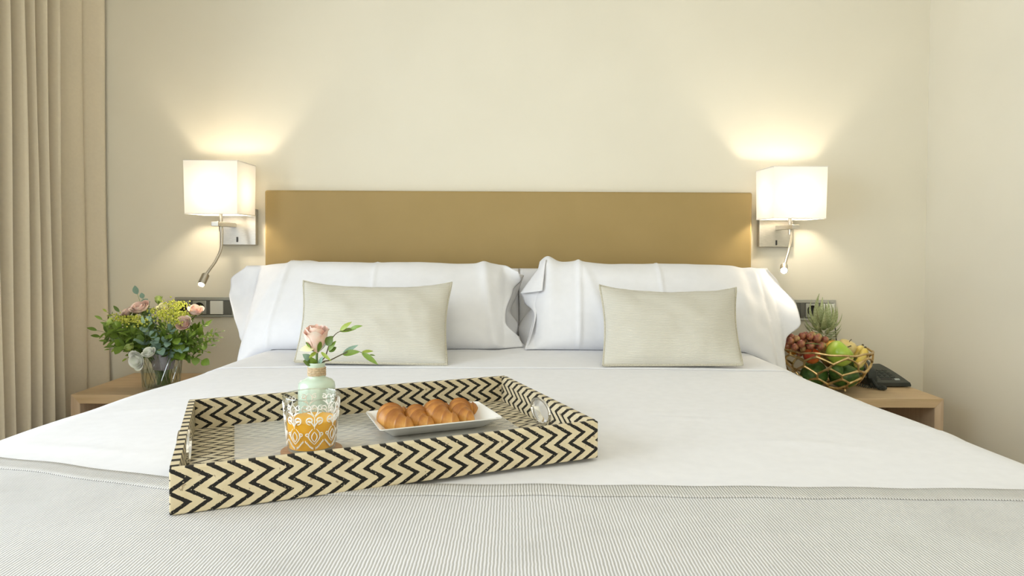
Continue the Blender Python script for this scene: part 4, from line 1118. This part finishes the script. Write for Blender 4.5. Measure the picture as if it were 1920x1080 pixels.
# ------------------------------------------------------------------ telephone
PHX0, PHX1, PHY0, PHY1 = 1.447, 1.612, 2.672, 2.868
ph = root('telephone', (PHX0, PHY0, NSZ), 'black corded desk telephone on the oak nightstand', 'telephone')
W_, D_ = PHX1 - PHX0, PHY1 - PHY0
n = 14; top = [(D_ * i / n, .020 + .042 * (1 - (1 - i / n) ** 1.35)) for i in range(n + 1)]
rings = []
for (y_, z_) in top:
    dy_ = 0; rings.append([(0, y_, .004), (W_ - .004 * 0, y_, .004), (W_, y_, z_ * .55), (W_ - .004 - .018 * (y_ / D_), y_, z_), (.0, y_, z_), (-.002, y_, z_ * .6)])
MB().loft(rings).build('body', m_phone, ph, bevel=.002, angle=30)
def ztop(y_): 
    i = y_ / D_; return .020 + .042 * (1 - (1 - i) ** 1.35)
for r_ in range(4):
    for c_ in range(3):
        x_, y_ = .070 + c_ * .023, .050 + r_ * .020
        sl = (ztop(y_ + .006) - ztop(y_ - .006)) / .012
        k_ = MB().box(-.0085, .0085, -.0065, .0065, -.002, .0022).build('key', m_key, ph, bevel=.001)
        k_.location = (x_, y_, ztop(y_)); k_.rotation_euler = (math.atan(sl), 0, 0)
k_ = MB().box(-.022, .022, -.0045, .0045, -.002, .0018).build('function_key', m_black, ph, bevel=.001); k_.location = (.080, .028, ztop(.028)); k_.rotation_euler = (.5, 0, 0)
k_ = MB().box(-.010, .010, -.0055, .0055, -.002, .0012).build('name_card', m_card, ph); k_.location = (.122, .026, ztop(.026)); k_.rotation_euler = (.5, 0, 0)
# cradle and handset along the near-bowl side
hs = []
for i in range(25):
    t = i / 24; y_ = -.010 + t * .205
    zc = .048 + .030 * math.sin(PI * min(1, t * .85 + .08)) + .026 * t
    wd = .022; th = .011 + .007 * (abs(2 * t - 1) ** 4)
    if t in (0, 1): wd *= .75; th *= .7
    zc -= .006 * abs(2 * t - 1) ** 4
    hs.append([(.018 + wd * math.copysign(abs(math.cos(a)) ** .5, math.cos(a)) - .016 * (1 - t), y_, zc + th * math.copysign(abs(math.sin(a)) ** .5, math.sin(a))) for a in [2 * PI * j / 20 for j in range(20)]])
MB().loft(hs).build('handset', m_phone, ph, angle=50)
for (t, nm) in ((.06, 'mouthpiece'), (.92, 'earpiece')):
    y_ = -.010 + t * .205
    MB().lathe([(.020, .018 if t < .5 else .050), (.022, .03 if t < .5 else .062), (.020, .040 if t < .5 else .075)], 20, (.012 if t < .5 else .018, y_ + (.012 if t < .5 else -.01), 0)).build(nm, m_phone, ph)
# coiled cord
P = catmull([(-.002, -.014, .036), (.000, -.030, .022), (.004, -.045, .010), (.018, -.060, .009), (.030, -.052, .010), (.020, -.040, .013), (.000, -.036, .010), (-.030, -.012, .009), (-.050, .05, .009), (-.045, .12, .009), (-.02, .15, .009)], 40)
coil = []
for i, p in enumerate(P):
    a = i * .9; dv = (P[min(i + 1, len(P) - 1)] - P[max(0, i - 1)]).normalized(); u = dv.orthogonal().normalized(); v = dv.cross(u)
    u = Vector((0, 0, 1)) - dv * dv.z; u = u.normalized() if u.length > .1 else dv.orthogonal().normalized(); v = dv.cross(u)
    coil.append(p + u * math.cos(a) * .0058 + v * math.sin(a) * .0058)
MB().tube(coil, .0017, 5).build('coiled_cord', m_phone, ph)
cw_ = [at(1563, 588, WY - .012), at(1565, 605, WY - .02), at(1567, 625, WY - .015), at(1572, 665, WY - .012), at(1590, 700, WY - .014), Vector((1.50, 2.872, NSZ + .02))]
MB().tube([p - Vector(ph.location) for p in catmull(cw_, 8)], .0022, 6).build('line_cord', m_black, ph)
